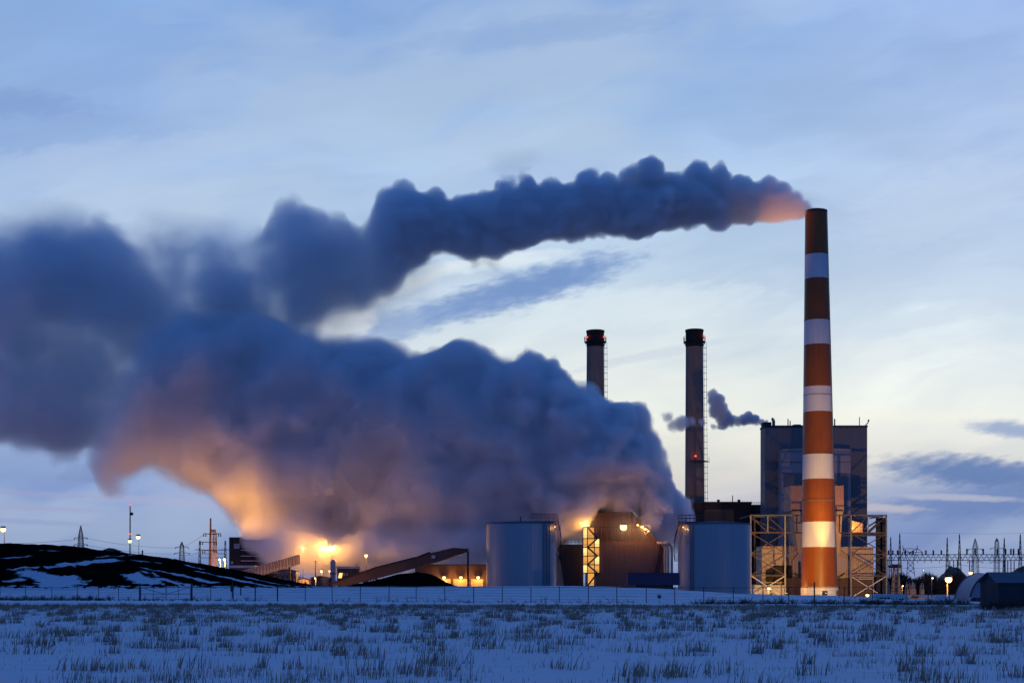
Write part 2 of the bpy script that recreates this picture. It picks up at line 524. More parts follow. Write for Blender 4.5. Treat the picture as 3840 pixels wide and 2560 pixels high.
# ---------------------------------------------------------------- grass and stubble (one uncountable mass)
def grass_mesh():
    V = []; F = []
    def emit_blades(x, y, hgt, wid, lean):
        n = len(x)
        z = ground_h(x, y) - 0.02
        a = rng.uniform(0, 2 * np.pi, n)
        la = rng.normal(0.5, 1.0, n)
        lx, ly = np.cos(la) * lean * hgt, np.sin(la) * lean * hgt
        dx, dy = np.cos(a * 0.25 - 0.4) * wid * 0.5, np.sin(a * 0.25 - 0.4) * wid * 0.5
        p0 = np.stack([x - dx, y - dy, z], -1); p1 = np.stack([x + dx, y + dy, z], -1)
        p2 = np.stack([x + lx * 0.4 + dx * 0.7, y + ly * 0.4 + dy * 0.7, z + hgt * 0.6], -1)
        p3 = np.stack([x + lx * 0.4 - dx * 0.7, y + ly * 0.4 - dy * 0.7, z + hgt * 0.6], -1)
        p4 = np.stack([x + lx, y + ly, z + hgt], -1)
        o = sum(len(v) for v in V)
        V.append(np.stack([p0, p1, p2, p3, p4], 1).reshape(-1, 3))
        b = o + np.arange(n)[:, None] * 5
        F.append((b + np.array([[0, 1, 2, 3]]), b + np.array([[3, 2, 4]])))
    # stubble drilled in rows, cut by drifts
    def band(y0, y1, n, hmul, wmul, thr):
        y = np.sqrt(rng.uniform(y0 ** 2, y1 ** 2, n))
        x = rng.uniform(-0.40, 0.40, n) * y
        row = 0.8
        y = np.round(y / row) * row + rng.normal(0, 0.16, n)
        z0 = np.zeros(n)
        d = 0.45 * fbm(x * 0.16, y * 0.24, z0, 3) + 1.0 * fbm(x * 1.1, y * 0.8, z0 + 3, 3) + 0.6 * sstep(92, 122, y)
        keep = (d > thr + rng.normal(0, 0.12, n)) | (rng.random(n) < 0.03)
        x, y, d = x[keep], y[keep], d[keep]
        k = len(x)
        hh = rng.uniform(0.06, 0.22, k) * hmul * (0.8 + 0.6 * np.clip(d, 0, 1))
        emit_blades(x, y, hh, rng.uniform(0.010, 0.020, k) * wmul, np.abs(rng.normal(0.12, 0.16, k)))
    band(22, 48, 46000, 1.0, 0.8, 0.46)
    band(46, 85, 56000, 0.95, 0.95, 0.47)
    band(80, 130, 62000, 0.95, 1.4, 0.46)
    # taller tussocks
    nt = 1100
    ty = np.sqrt(rng.uniform(22 ** 2, 128 ** 2, nt)); txx = rng.uniform(-0.4, 0.4, nt) * ty
    for cx, cyy in zip(txx, ty):
        k = int(rng.integers(16, 44))
        r = rng.uniform(0.08, 0.34)
        emit_blades(cx + rng.normal(0, r, k), cyy + rng.normal(0, r * 0.5, k), rng.uniform(0.10, 0.42, k),
                    rng.uniform(0.009, 0.017, k) * (1 + cyy / 60), np.abs(rng.normal(0.2, 0.25, k)))
    V2 = np.concatenate(V)
    quads = np.concatenate([f[0] for f in F]); tris = np.concatenate([f[1] for f in F])
    me = bpy.data.meshes.new('dead_grass')
    nq, ntz = len(quads), len(tris)
    me.vertices.add(len(V2)); me.vertices.foreach_set('co', V2.astype(np.float32).ravel())
    me.loops.add(nq * 4 + ntz * 3)
    me.loops.foreach_set('vertex_index', np.concatenate([quads.ravel(), tris.ravel()]).astype(np.int32))
    me.polygons.add(nq + ntz)
    st = np.concatenate([np.arange(nq) * 4, nq * 4 + np.arange(ntz) * 3]).astype(np.int32)
    me.polygons.foreach_set('loop_start', st)
    me.update(calc_edges=True); me.validate()
    return me


def grass_material():
    m = bpy.data.materials.new('dead_stalks'); m.use_nodes = True
    t = m.node_tree; g = G(t); b = t.nodes['Principled BSDF']
    pos = g.n('ShaderNodeNewGeometry').outputs['Position']
    n = g.noise(pos, 0.35, 4.0); n2 = g.noise(pos, 6.0, 2.0)
    c = g.mix(g.ss(n, 0.4, 0.6), (0.38, 0.25, 0.15, 1), (0.50, 0.29, 0.20, 1))
    c = g.mix(g.ss(n2, 0.45, 0.65), c, (0.20, 0.185, 0.125, 1))
    g.put(b.inputs['Base Color'], c); b.inputs['Roughness'].default_value = 0.9
    return m


gm = grass_mesh(); gm.materials.append(grass_material())
go = bpy.data.objects.new('dead_grass', gm); COL.objects.link(go)
tag(go, 'dead brown stubble and grass poking through the snow of the field', 'grass', kind='stuff')


def brush(name, spans, label, hmax, n_per):
    """tangled dry weeds"""
    mb = MB()
    for px0, px1, y0, y1, dens in spans:
        for _ in range(int(n_per * dens)):
            px = random.uniform(px0, px1); Y = random.uniform(y0, y1)
            x = X(px, Y); z = float(ground_h(x, Y))
            h = hmax * random.uniform(0.3, 1.0) * (0.6 + 0.4 * math.sin(px * 0.05) ** 2)
            a = Vector((x, Y, z - 0.05))
            for k in range(4):
                b = a + Vector((random.gauss(0, 0.3), random.gauss(0, 0.3), h * random.uniform(0.5, 1)))
                mb.tube(a, b, 0.022, 0.008, 3, False)
                c = b + Vector((random.gauss(0, 0.18), random.gauss(0, 0.18), h * 0.3 * random.random()))
                mb.tube(a.lerp(b, 0.6), c, 0.014, 0.006, 3, False)
    o = mb.build(name, M_TWIG)
    return tag(o, label, 'weeds', kind='stuff')


brush('dry_weeds', [(-40, 420, 176, 186, 1.0), (430, 1000, 168, 176, 0.25), (1250, 2400, 146, 153, 0.22), (2600, 3300, 130, 141, 1.3),
                    (3250, 3640, 124, 134, 1.1), (3690, 3860, 106, 109, 0.8)], 'dark dry weeds growing along the foot of the wire fence', 0.9, 260)

# ---------------------------------------------------------------- coal pile
HPX = [-500, 0, 120, 240, 300, 430, 600, 750, 850, 950, 1050, 1150, 1250, 1380]
HPY = [2030, 2040, 2041, 2048, 2058, 2068, 2090, 2112, 2132, 2155, 2177, 2192, 2206, 2225]
def coal_h(x, y):
    yc = 310.0
    px = np.clip(1920 + x * K / yc, -500, 1380)
    zc = CAMZ + (HOR - np.interp(px, HPX, HPY)) / K * yc + 0.5
    y0 = 196.0
    a = np.clip((y - y0) / (yc - y0), 0, 1)
    up = 0.55 * a + 0.45 * sstep(0, 1, a)
    f = np.where(y < yc, up, 1 - 0.9 * sstep(0, 1, (y - yc) / 120))
    z0 = np.zeros_like(x)
    n = fbm(x * 0.06, y * 0.05, z0, 5) * 0.9 + fbm(x * 0.3, y * 0.3, z0 + 4, 3) * 0.2
    rim = np.clip(np.minimum(a * 3, (430 - y) / 40), 0, 1)
    n = n + (fbm(x * 0.9, y * 0.9, z0 + 7, 3, 0.6) * 0.45 + np.abs(fbm(x * 0.35, y * 0.12, z0 + 3, 3)) * 0.7)
    return zc * f - 0.5 + n * rim * np.clip(zc / 6, 0.15, 1) * np.where(np.abs(y - yc) < 40, 0.5, 1)
hx = np.linspace(-190, -28, 300); hy = np.linspace(185, 430, 230)
HX, HY = np.meshgrid(hx, hy, indexing='ij')
HZ = coal_h(HX, HY)
nx, ny = HX.shape
me = bpy.data.meshes.new('coal_pile')
ii, jj = np.meshgrid(np.arange(nx - 1), np.arange(ny - 1), indexing='ij')
q = np.stack([ii * ny + jj, (ii + 1) * ny + jj, (ii + 1) * ny + jj + 1, ii * ny + jj + 1], -1).reshape(-1, 4)
me.from_pydata(np.stack([HX, HY, HZ], -1).reshape(-1, 3).tolist(), [], q.tolist())
for p in me.polygons: p.use_smooth = True
coal = bpy.data.objects.new('coal_pile', me); COL.objects.link(coal)
tag(coal, 'long black coal stockpile with patches of snow on its slope', 'coal pile')
def on_pile(px, py):
    """where the sight line of a photograph point meets the pile, as (x, y)"""
    Y = np.linspace(190, 330, 1400)
    x = (px - 1920) / K * Y
    d = CAMZ + (HOR - py) / K * Y - coal_h(x, Y)
    k = np.argmax(d < 0) if (d < 0).any() else len(Y) - 1
    return float(x[k]), float(Y[k])


# snow left lying on the slope: streaks from one end to the other, with half-widths in metres
PATCHES = [((60, 2131), (250, 2112), 3.0), ((250, 2112), (430, 2099), 3.6), ((120, 2150), (260, 2185), 6.5), ((230, 2165), (200, 2195), 7.0), ((505, 2100), (600, 2110), 1.5), ((505, 2155), (560, 2185), 5.5),
           ((545, 2131), (640, 2147), 1.9), ((640, 2147), (790, 2180), 3.4), ((530, 2140), (590, 2155), 1.0), ((705, 2119), (752, 2131), 1.9), ((745, 2141), (830, 2160), 2.2), ((830, 2160), (1010, 2196), 3.4),
           ((0, 2088), (110, 2083), 0.9), ((365, 2087), (620, 2088), 0.6), ((20, 2178), (90, 2170), 1.4), ((610, 2170), (700, 2192), 3.5), ((930, 2165), (1080, 2192), 1.6), ((150, 2063), (230, 2065), 0.5), ((290, 2176), (330, 2178), 0.9)]


def coal_material():
    m = bpy.data.materials.new('coal_and_snow'); m.use_nodes = True
    t = m.node_tree; g = G(t); b = t.nodes['Principled BSDF']
    pos = g.n('ShaderNodeNewGeometry').outputs['Position']
    p = g.sep(pos)
    w1 = g.noise(g.vscale(pos, (0.10, 0.16, 0.3)), 1.0, 6.0, 0.62)
    w2 = g.noise(g.vscale(pos, (0.5, 0.3, 0.6)), 1.0, 5.0, 0.6)
    w3 = g.noise(g.vscale(pos, (0.9, 0.35, 1.2)), 1.0, 6.0, 0.7)
    wob = g.add(g.add(g.mul(g.sub(w1, 0.5), 7.0), g.mul(g.sub(w2, 0.5), 5.0)), g.mul(g.sub(w3, 0.5), 6.0))
    s = g.sub(g.mul(g.sub(1.75, p[2]), 9.0), g.mul(wob, 2.4))
    for a, e, r in PATCHES:
        ax, ay = on_pile(*a); bx, by = on_pile(*e)
        dx, dy = bx - ax, by - ay; L2 = dx * dx + dy * dy + 1e-6
        h = g.m('ADD', g.mul(g.sub(p[0], ax), dx / L2), g.mul(g.sub(p[1], ay), dy / L2), clamp=True)
        qx = g.sub(g.sub(p[0], ax), g.mul(h, dx)); qy = g.sub(g.sub(p[1], ay), g.mul(h, dy))
        d = g.m('SQRT', g.add(g.mul(qx, qx), g.mul(qy, qy)))
        s = g.mx(s, g.sub(r * 0.45, g.add(d, g.mul(wob, min(0.6, r / 5.0)))))
    s = g.ss(s, -0.3, 0.5)
    c = g.mix(g.noise(pos, 1.5, 5.0), (0.0025, 0.0023, 0.0023, 1), (0.007, 0.006, 0.006, 1))
    g.put(b.inputs['Base Color'], g.mix(s, c, (0.60, 0.61, 0.64, 1)))
    b.inputs['Roughness'].default_value = 1.0; b.inputs['Specular IOR Level'].default_value = 0.0
    bn = g.n('ShaderNodeBump'); bn.inputs['Distance'].default_value = 0.4; bn.inputs['Strength'].default_value = 0.6
    g.put(bn.inputs['Height'], g.noise(pos, 0.9, 6.0)); t.links.new(bn.outputs[0], b.inputs['Normal'])
    return m
M_COAL = coal_material(); me.materials.append(M_COAL)
M_COALB = mat('bare_coal', (0.006, 0.005, 0.005), 0.95, 0, 0.4, 0.5, bump=0.3, spec=0.0)

mb = MB()
Y0 = 400.0
prof = [(1290, 2203), (1340, 2190), (1420, 2172), (1500, 2152), (1560, 2144), (1600, 2150), (1640, 2166), (1670, 2182), (1710, 2196), (1750, 2206)]
n = 14
rows = []
for i in range(n + 1):
    t = i / n
    r = []
    for k, (px, py) in enumerate(prof):
        top = Z(py, Y0) - PLANT
        z = PLANT - 0.5 + (top + 0.5) * math.sin(math.pi * t) ** 0.8 + (random.uniform(-0.4, 0.4) if 0 < i < n else 0)
        r.append((X(px, Y0) + random.uniform(-0.4, 0.4), Y0 - 22 + 44 * t, z))
    rows.append(r)
for a, b in zip(rows[:-1], rows[1:]):
    for k in range(len(prof) - 1): mb._add([a[k], a[k + 1], b[k + 1], b[k]], [(0, 1, 2, 3)])
o = mb.build('coal_pile', M_COALB, None, True)
tag(o, 'small pure black coal heap under the rising conveyor gallery', 'coal pile')

# ---------------------------------------------------------------- fence
POSTS = [0, 95, 195, 290, 370, 445, 790, 875, 957, 1145, 1246, 1351, 1457, 1560, 1669, 1776, 1883, 1991, 2097, 2206, 2313, 2424, 2530, 2639,
         2750, 2861, 2957, 3054, 3164, 3271, 3402, 3480, 3560]
FT = 1.65
def fpt(px, z=0.0):
    Y = float(fence_y(px)); x = X(px, Y)
    return Vector((x, Y, float(ground_h(x, Y)) + z))
def fence(px_list, label):
    t = thing('wire_fence', label, 'fence', fpt(px_list[0]), 'fence runs along the edge of the field')
    for px in px_list:
        a = fpt(px, -0.3)
        big = px in (957, 1041, 3054)
        MB().tube(a, a + Vector((random.gauss(0, 0.03), 0, FT + 0.38 + (0.45 if big else random.uniform(0, 0.06)))), 0.07 if big else 0.042, None, 6).build('post', M_WOOD, t)
    r = MB()
    for a, b in zip(px_list[:-1], px_list[1:]): r.tube(fpt(a, FT), fpt(b, FT), 0.026, None, 5, False)
    r.build('top_rail', M_WOOD, t)
    wr = MB()
    for zz in (0.12, 0.42, 0.75, 1.05, 1.35):
        for a, b in zip(px_list[:-1], px_list[1:]): wr.tube(fpt(a, zz), fpt(b, zz + random.gauss(0, 0.02)), 0.008, None, 3, False)
    wr.build('wire', M_WOOD, t)
    return t
fence([p for p in POSTS if p <= 445] + [522], 'wire fence stretch below the coal pile, left of the double gate')
fence([721] + [p for p in POSTS if 780 < p < 1000] + [1041], 'short wire fence stretch right of the double gate')
fence([1041] + [p for p in POSTS if 1041 < p], 'long wire fence in front of the snowy bank and tanks')
t = thing('fence_gate', 'closed double gate of tube frames in the wire fence', 'gate', fpt(525))
for pa, pb, hinge in ((529, 621, 0), (625, 714, 1)):
    g_ = MB()
    for a, b in (((pa, 0.15), (pa, FT)), ((pb, 0.15), (pb, FT)), ((pa, FT), (pb, FT)), ((pa, 0.15), (pb, 0.15)), ((pa, 0.85), (pb, 0.85)),
                 (((pa if not hinge else pb), FT), ((pb if not hinge else pa), 0.85)), (((pa + pb) / 2, 0.15), ((pa + pb) / 2, FT))):
        g_.tube(fpt(a[0], a[1]), fpt(b[0], b[1]), 0.03, None, 5)
    g_.build('gate_leaf', M_WOOD, t)
for px in (525, 718):
    MB().tube(fpt(px, -0.3), fpt(px, FT + 0.55), 0.09, None, 8).build('post', M_WOOD, t)
# panel hung on the fence
t = thing('fence_sign', 'small blank green sign plate hanging on the long wire fence', 'sign', fpt(2472, 0.5))
p = fpt(2472, 0.55)
MB().box(p.x - 0.19, p.x + 0.19, p.y - 0.06, p.y - 0.04, p.z, p.z + 0.34).build('plate', M_GREEN, t)
MB().tube(p + Vector((0, -0.02, -0.9)), p + Vector((0, -0.02, 0.4)), 0.02).build('stake', M_WOOD, t)
# small posts on the slope
for px, py, Y, h, lab in ((903, 2228, 200.0, 1.1, 'short dark marker post standing alone on the snow slope behind the fence'),
                          (871, 2226, 190.0, 2.2, 'dark post with a meter box beside the fence below the coal pile')):
    x = X(px, Y); z = float(ground_h(x, Y))
    t = thing('marker_post', lab, 'post', (x, Y, z))
    MB().tube((x, Y, z - 0.2), (x, Y, z + h), 0.08, None, 8).build('post', M_WOOD, t)
    if h > 2: MB().box(x - 0.22, x + 0.22, Y - 0.2, Y - 0.07, z + 0.9, z + 1.7).build('meter_box', M_DARK, t)
    else: MB().tube((x, Y, z + h), (x, Y, z + h + 0.06), 0.11, 0.04, 8).build('cap', M_DARK, t)

# ---------------------------------------------------------------- striped chimney
YS = 563.0
SS = YS / K
sx = lambda z: (X(3073, YS) + (X(3060, YS) - X(3073, YS)) * (z - PLANT) / (Z(793, YS) - PLANT), YS)
def srad(py): return (40.0 + (py - 793) / (2239 - 793) * 27.0) * SS
t = thing('striped_chimney', 'tall red and white banded chimney, floodlit orange near its foot', 'chimney', (sx(PLANT)[0], YS, PLANT))
bands = [793, 958, 1048, 1203, 1295, 1452, 1546, 1704, 1797, 1957, 2051, 2199]
mb = MB()
for i in range(len(bands) - 1):
    mb.k = i % 2
    mb.frust(None, [(srad(bands[i + 1]), Z(bands[i + 1], YS)), (srad(bands[i]), Z(bands[i], YS))], 96, sx)
mb.k = 0
mb.build('shaft', [M_RED, M_WHITE], t, True)
zt = Z(793, YS)
mb = MB(); r = srad(793)
mb.frust(None, [(r + 0.02, zt - 0.6), (r + 0.22, zt - 0.5), (r + 0.22, zt + 0.15), (r - 0.5, zt + 0.15), (r - 0.6, zt - 3)], 64, sx)
mb.build('rim', M_CAP, t)
mb = MB(); mb.frust(None, [(r - 0.9, zt - 6), (r - 0.9, zt + 0.5), (r - 1.3, zt + 0.5), (r - 1.3, zt - 6)], 48, sx)
mb.build('flue_liner', M_CAP, t)
mb = MB(); zb = Z(2199, YS); rb = srad(2199)
mb.frust(None, [(rb + 0.32, PLANT - 1), (rb + 0.22, zb - 0.3), (rb + 0.22, zb), (rb - 0.2, zb)], 96, sx)
mb.build('plinth', M_WHITE, t, True)
for k in range(18):
    a = 2 * math.pi * k / 18
    c = Vector((sx(zb)[0] + (rb + 0.3) * math.cos(a), YS + (rb + 0.3) * math.sin(a), zb - 0.25))
    MB().ball(c, 0.18, 6, 4).build('anchor_bolt', M_DARK, t)
def surf(px, py, dr=0.0):
    z = Z(py, YS); cx = sx(z)[0]; r = srad(min(py, 2239)) + dr
    dx = X(px, YS) - cx
    return Vector((cx + dx, YS - math.sqrt(max(r * r - dx * dx, 0.05)), z))
for px0, px1, py0, py1, nm in ((3068, 3088, 2214, 2228, 'access_hatch'), (3122, 3134, 2212, 2232, 'door')):
    a = surf((px0 + px1) / 2, (py0 + py1) / 2, 0.25)
    w = (px1 - px0) * SS / 2; h = (py1 - py0) * SS / 2
    MB().box(a.x - w, a.x + w, a.y - 0.1, a.y + 1.2, a.z - h, a.z + h).build(nm, M_DARK, t)
mb = MB()
za, zb2 = Z(2195, YS), Z(800, YS)
def lad(z, off):
    ang = math.radians(-34 + off)
    py = HOR - (z - CAMZ) / SS
    r = srad(py) + 0.35
    return Vector((sx(z)[0] + r * math.cos(ang), YS + r * math.sin(ang), z))
for off in (-2.2, 2.2):
    for k in range(30): mb.bar(lad(za + (zb2 - za) * k / 30, off), lad(za + (zb2 - za) * (k + 1) / 30, off), 0.10)
for k in range(72): mb.bar(lad(za + (zb2 - za) * k / 72, -3.0), lad(za + (zb2 - za) * k / 72, 3.0), 0.12)
mb.build('ladder', M_DARK, t)
for py in (1203, 1483, 1704, 1876):
    z = Z(py, YS)
    MB().frust(None, [(srad(py) + 0.01, z - 0.12), (srad(py) + 0.07, z - 0.1), (srad(py) + 0.07, z + 0.1), (srad(py) + 0.01, z + 0.12)], 96, sx).build('hoop_band', M_GREYST, t, True)

# ---------------------------------------------------------------- dark chimneys
def dark_chimney(pxt, pxb, py_top, Y, label, lights, midplat):
    S = Y / K
    base = PLANT
    xt, xb, zt = X(pxt, Y), X(pxb, Y), Z(py_top, Y)
    ax = lambda z: (xb + (xt - xb) * (z - base) / (zt - base), Y)
    rad = lambda z: (38.5 + (32.0 - 38.5) * (z - base) / (zt - base)) * S
    t = thing('concrete_chimney', label, 'chimney', (xb, Y, base), 'pair of plain dark chimneys')
    zc = Z(1302, Y)
    MB().frust(None, [(rad(base), base), (rad(zc), zc)], 64, ax).build('shaft', M_CONC, t, True)
    r = rad(zt)
    MB().frust(None, [(rad(zc) + 0.05, zc), (r + 0.1, zt - 1.2), (r + 0.35, zt - 1.0), (r + 0.35, zt), (r - 0.5, zt), (r - 0.6, zt - 5)], 64, ax).build('cap', M_CAP, t, True)
    zp = Z(1282, Y); r = rad(zp)
    mb = MB(); mb.frust(None, [(r + 0.02, zp - 0.25), (r + 1.25, zp - 0.25), (r + 1.25, zp), (r + 0.02, zp)], 40, ax)
    for k in range(20):
        a = 2 * math.pi * k / 20
        c = Vector((ax(zp)[0] + (r + 1.2) * math.cos(a), Y + (r + 1.2) * math.sin(a), zp))
        e = Vector((ax(zp)[0] + (r + 1.2) * math.cos(a + math.pi / 10), Y + (r + 1.2) * math.sin(a + math.pi / 10), zp))
        mb.bar(c, c + Vector((0, 0, 2.6)), 0.16); mb.bar(c + Vector((0, 0, 2.5)), e + Vector((0, 0, 2.5)), 0.12); mb.bar(c + Vector((0, 0, 1.2)), e + Vector((0, 0, 1.2)), 0.1)
        i = Vector((ax(zp)[0] + r * math.cos(a), Y + r * math.sin(a), zp - 2.2)); mb.bar(c + Vector((0, 0, -0.1)), i, 0.16)
    mb.build('platform', M_DARK, t)
    mb = MB()
    L = lambda z, s: Vector((ax(z)[0] + rad(z) + (0.35 if s == 0 else 1.55), Y - 0.6, z))
    z0, z1 = PLANT + 1, zp
    for s in (0, 1):
        for k in range(16): mb.bar(L(z0 + (z1 - z0) * k / 16, s), L(z0 + (z1 - z0) * (k + 1) / 16, s), 0.16)
    nr = 40
    for k in range(nr):
        z = z0 + (z1 - z0) * k / nr
        mb.bar(L(z, 0) - Vector((0.5, 0, 0)), L(z, 1) + Vector((0.25, 0, 0)), 0.2)
    mb.build('ladder', M_DARK, t)
    if midplat:
        z = Z(1730, Y); r = rad(z)
        mb = MB()
        for k in range(8):
            a0, a1 = math.radians(-118 + k * 15), math.radians(-118 + (k + 1) * 15)
            q = [(ax(z)[0] + rr * math.cos(a), Y + rr * math.sin(a)) for rr, a in ((r + 0.02, a0), (r + 1.5, a0), (r + 1.5, a1), (r + 0.02, a1))]
            mb._add([(x_, y_, z) for x_, y_ in q] + [(x_, y_, z - 0.3) for x_, y_ in q], [(0, 1, 2, 3), (7, 6, 5, 4), (1, 5, 6, 2), (0, 4, 5, 1), (2, 6, 7, 3)])
        x2 = ax(z)[0] + r + 1.5
        for dx in (-0.1, 0.9): mb.bar((x2 + dx, Y - 1.2, z - 0.2), (x2 + dx, Y - 1.2, z + 2.2), 0.16)
        mb.box(x2 - 0.3, x2 + 1.1, Y - 2, Y, z - 0.3, z)
        mb.build('rest_platform', M_DARK, t)
    for px, py in lights:
        z = Z(py, Y); cx = ax(z)[0]; dx = X(px, Y) - cx; r = rad(z)
        yy = Y - math.sqrt(max((r + 0.7) ** 2 - min(dx * dx, (r + 0.65) ** 2), 0))
        b = MB().ball((X(px, Y), yy - 0.2, z), 0.55, 10, 6).build('beacon', M_REDL, t, True)
        MB().tube((X(px, Y), yy - 0.2, z - 1.2), (X(px, Y), yy - 0.2, z - 0.5), 0.3, None, 8).build('bracket', M_DARK, b)
        light(t, 'POINT', (X(px, Y), yy - 1.2, z), 60, (1, 0.08, 0.03), 0.3)
    return t
dark_chimney(2232.5, 2232.5, 1240, 750.0, 'plain dark chimney rising out of the steam cloud, farther from the striped chimney', [(2200, 1267), (2264, 1267)], False)
dark_chimney(2604, 2606, 1237, 740.0, 'plain dark chimney with mid-height red beacon, between striped chimney and steam', [(2637, 1263), (2603, 1713)], True)

# ---------------------------------------------------------------- boiler house
YB = 690.0
t = thing('boiler_house', 'huge windowless slate boiler house standing behind the striped chimney', 'power station', (X(3052, YB), YB, PLANT))
mb = MB(); mb.pbox(2868, 1597, 3252, 2236, YB, 12); mb.build('wall', M_CLAD, t)
mb = MB()
S = YB / K
x0, x1, zr = X(2868, YB), X(3252, YB), Z(1597, YB)
mb.box(x0 - 0.25, x1 + 0.25, YB - 0.3, YB + 0.6, zr - 0.5, zr + 0.35); mb.box(x0 - 0.25, x0 + 0.6, YB + 0.6, YB + 12.2, zr - 0.5, zr + 0.35); mb.box(x1 - 0.6, x1 + 0.25, YB + 0.6, YB + 12.2, zr - 0.5, zr + 0.35)
mb.build('parapet', M_ROOF, t)
mb = MB(); mb.pprism([(2931, 2236), (2931, 1684), (3060, 1676), (3190, 1684), (3190, 2236)], YB - 9, 8.99); an = mb.build('front_bay', M_ANNEX, t)
mb = MB(); mb.pprism([(2941, 2200), (2941, 1776), (3180, 1776), (3180, 2200)], YB - 9.6, 0.55); mb.build('recessed_panel', M_CLAD, an)
mb = MB()
for py in (1690, 1730, 1773): mb.pbox(2931, py, 3190, py + 2, YB - 9.25, 0.24)
mb.build('sheet_seam', M_CLAD, an)
for px, pt, w in ((2955, 1570, 4), (2963, 1577, 4), (3130, 1570, 5), (3223, 1563, 3)):
    MB().tube(P(px, 1598, YB + 4), P(px, pt, YB + 4), w * S / 2, None, 8).build('vent_pipe', M_DARK, t)
MB().pipe([P(3243, 1597, YB + 3), P(3255, 1584, YB + 3), P(3257, 1577, YB + 3)], 0.25).ball(P(3257, 1576, YB + 3), 0.5).build('roof_davit', M_DARK, t)
MB().pbox(2862, 1582, 2893, 1597, YB + 4, 6).build('roof_plant_box', M_DARK, t)
mb = MB(); pts = [P(2901, 1597, YB + 6)] + [P(2893 + 8 * math.cos(a), 1578 - 8 * math.sin(a), YB + 6) for a in np.linspace(0.1, 1.5, 6)]
mb.pipe(pts, 0.75, 12); mb.build('exhaust_pipe', M_GREYST, t)
MB().tube(P(2988, 1598, YB + 8), P(2988, 1592, YB + 8), 2.8, 2.0, 20).build('roof_cowl', M_DARK, t)

# ---------------------------------------------------------------- turbine hall
YT = 715.0
t = thing('turbine_hall', 'low dark flat-roofed hall between the beaconed chimney and the boiler house', 'hall', (X(2690, YT), YT, PLANT))
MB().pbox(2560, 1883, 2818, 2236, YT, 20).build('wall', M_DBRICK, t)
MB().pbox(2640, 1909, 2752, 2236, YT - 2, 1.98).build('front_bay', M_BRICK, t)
MB().pbox(2558, 1880, 2820, 1886, YT - 0.4, 21).build('roof_edge', M_ROOF, t)
MB().pbox(2818.5, 1891, 2862, 2236, YT + 2, 20).build('link_block', M_DBRICK, t)
for px in (2694, 2771):
    MB().tube(P(px, 1880, YT + 6), P(px, 1875, YT + 6), 0.7, None, 12).tube(P(px, 1875, YT + 6), P(px, 1872, YT + 6), 1.1, 0.4, 12).build('roof_vent', M_DARK, t)
MB().tube(P(2747, 1882, YT + 4), P(2747, 1857, YT + 4), 0.22).build('vent_pipe', M_DARK, t)
mb = MB()
for px in range(2820, 2853, 8): mb.bar(P(px, 1891, YT + 3), P(px, 1882, YT + 3), 0.12)
mb.bar(P(2820, 1882, YT + 3), P(2852, 1882, YT + 3), 0.12).bar(P(2820, 1886, YT + 3), P(2852, 1886, YT + 3), 0.1); mb.build('railing', M_GREYST, t)

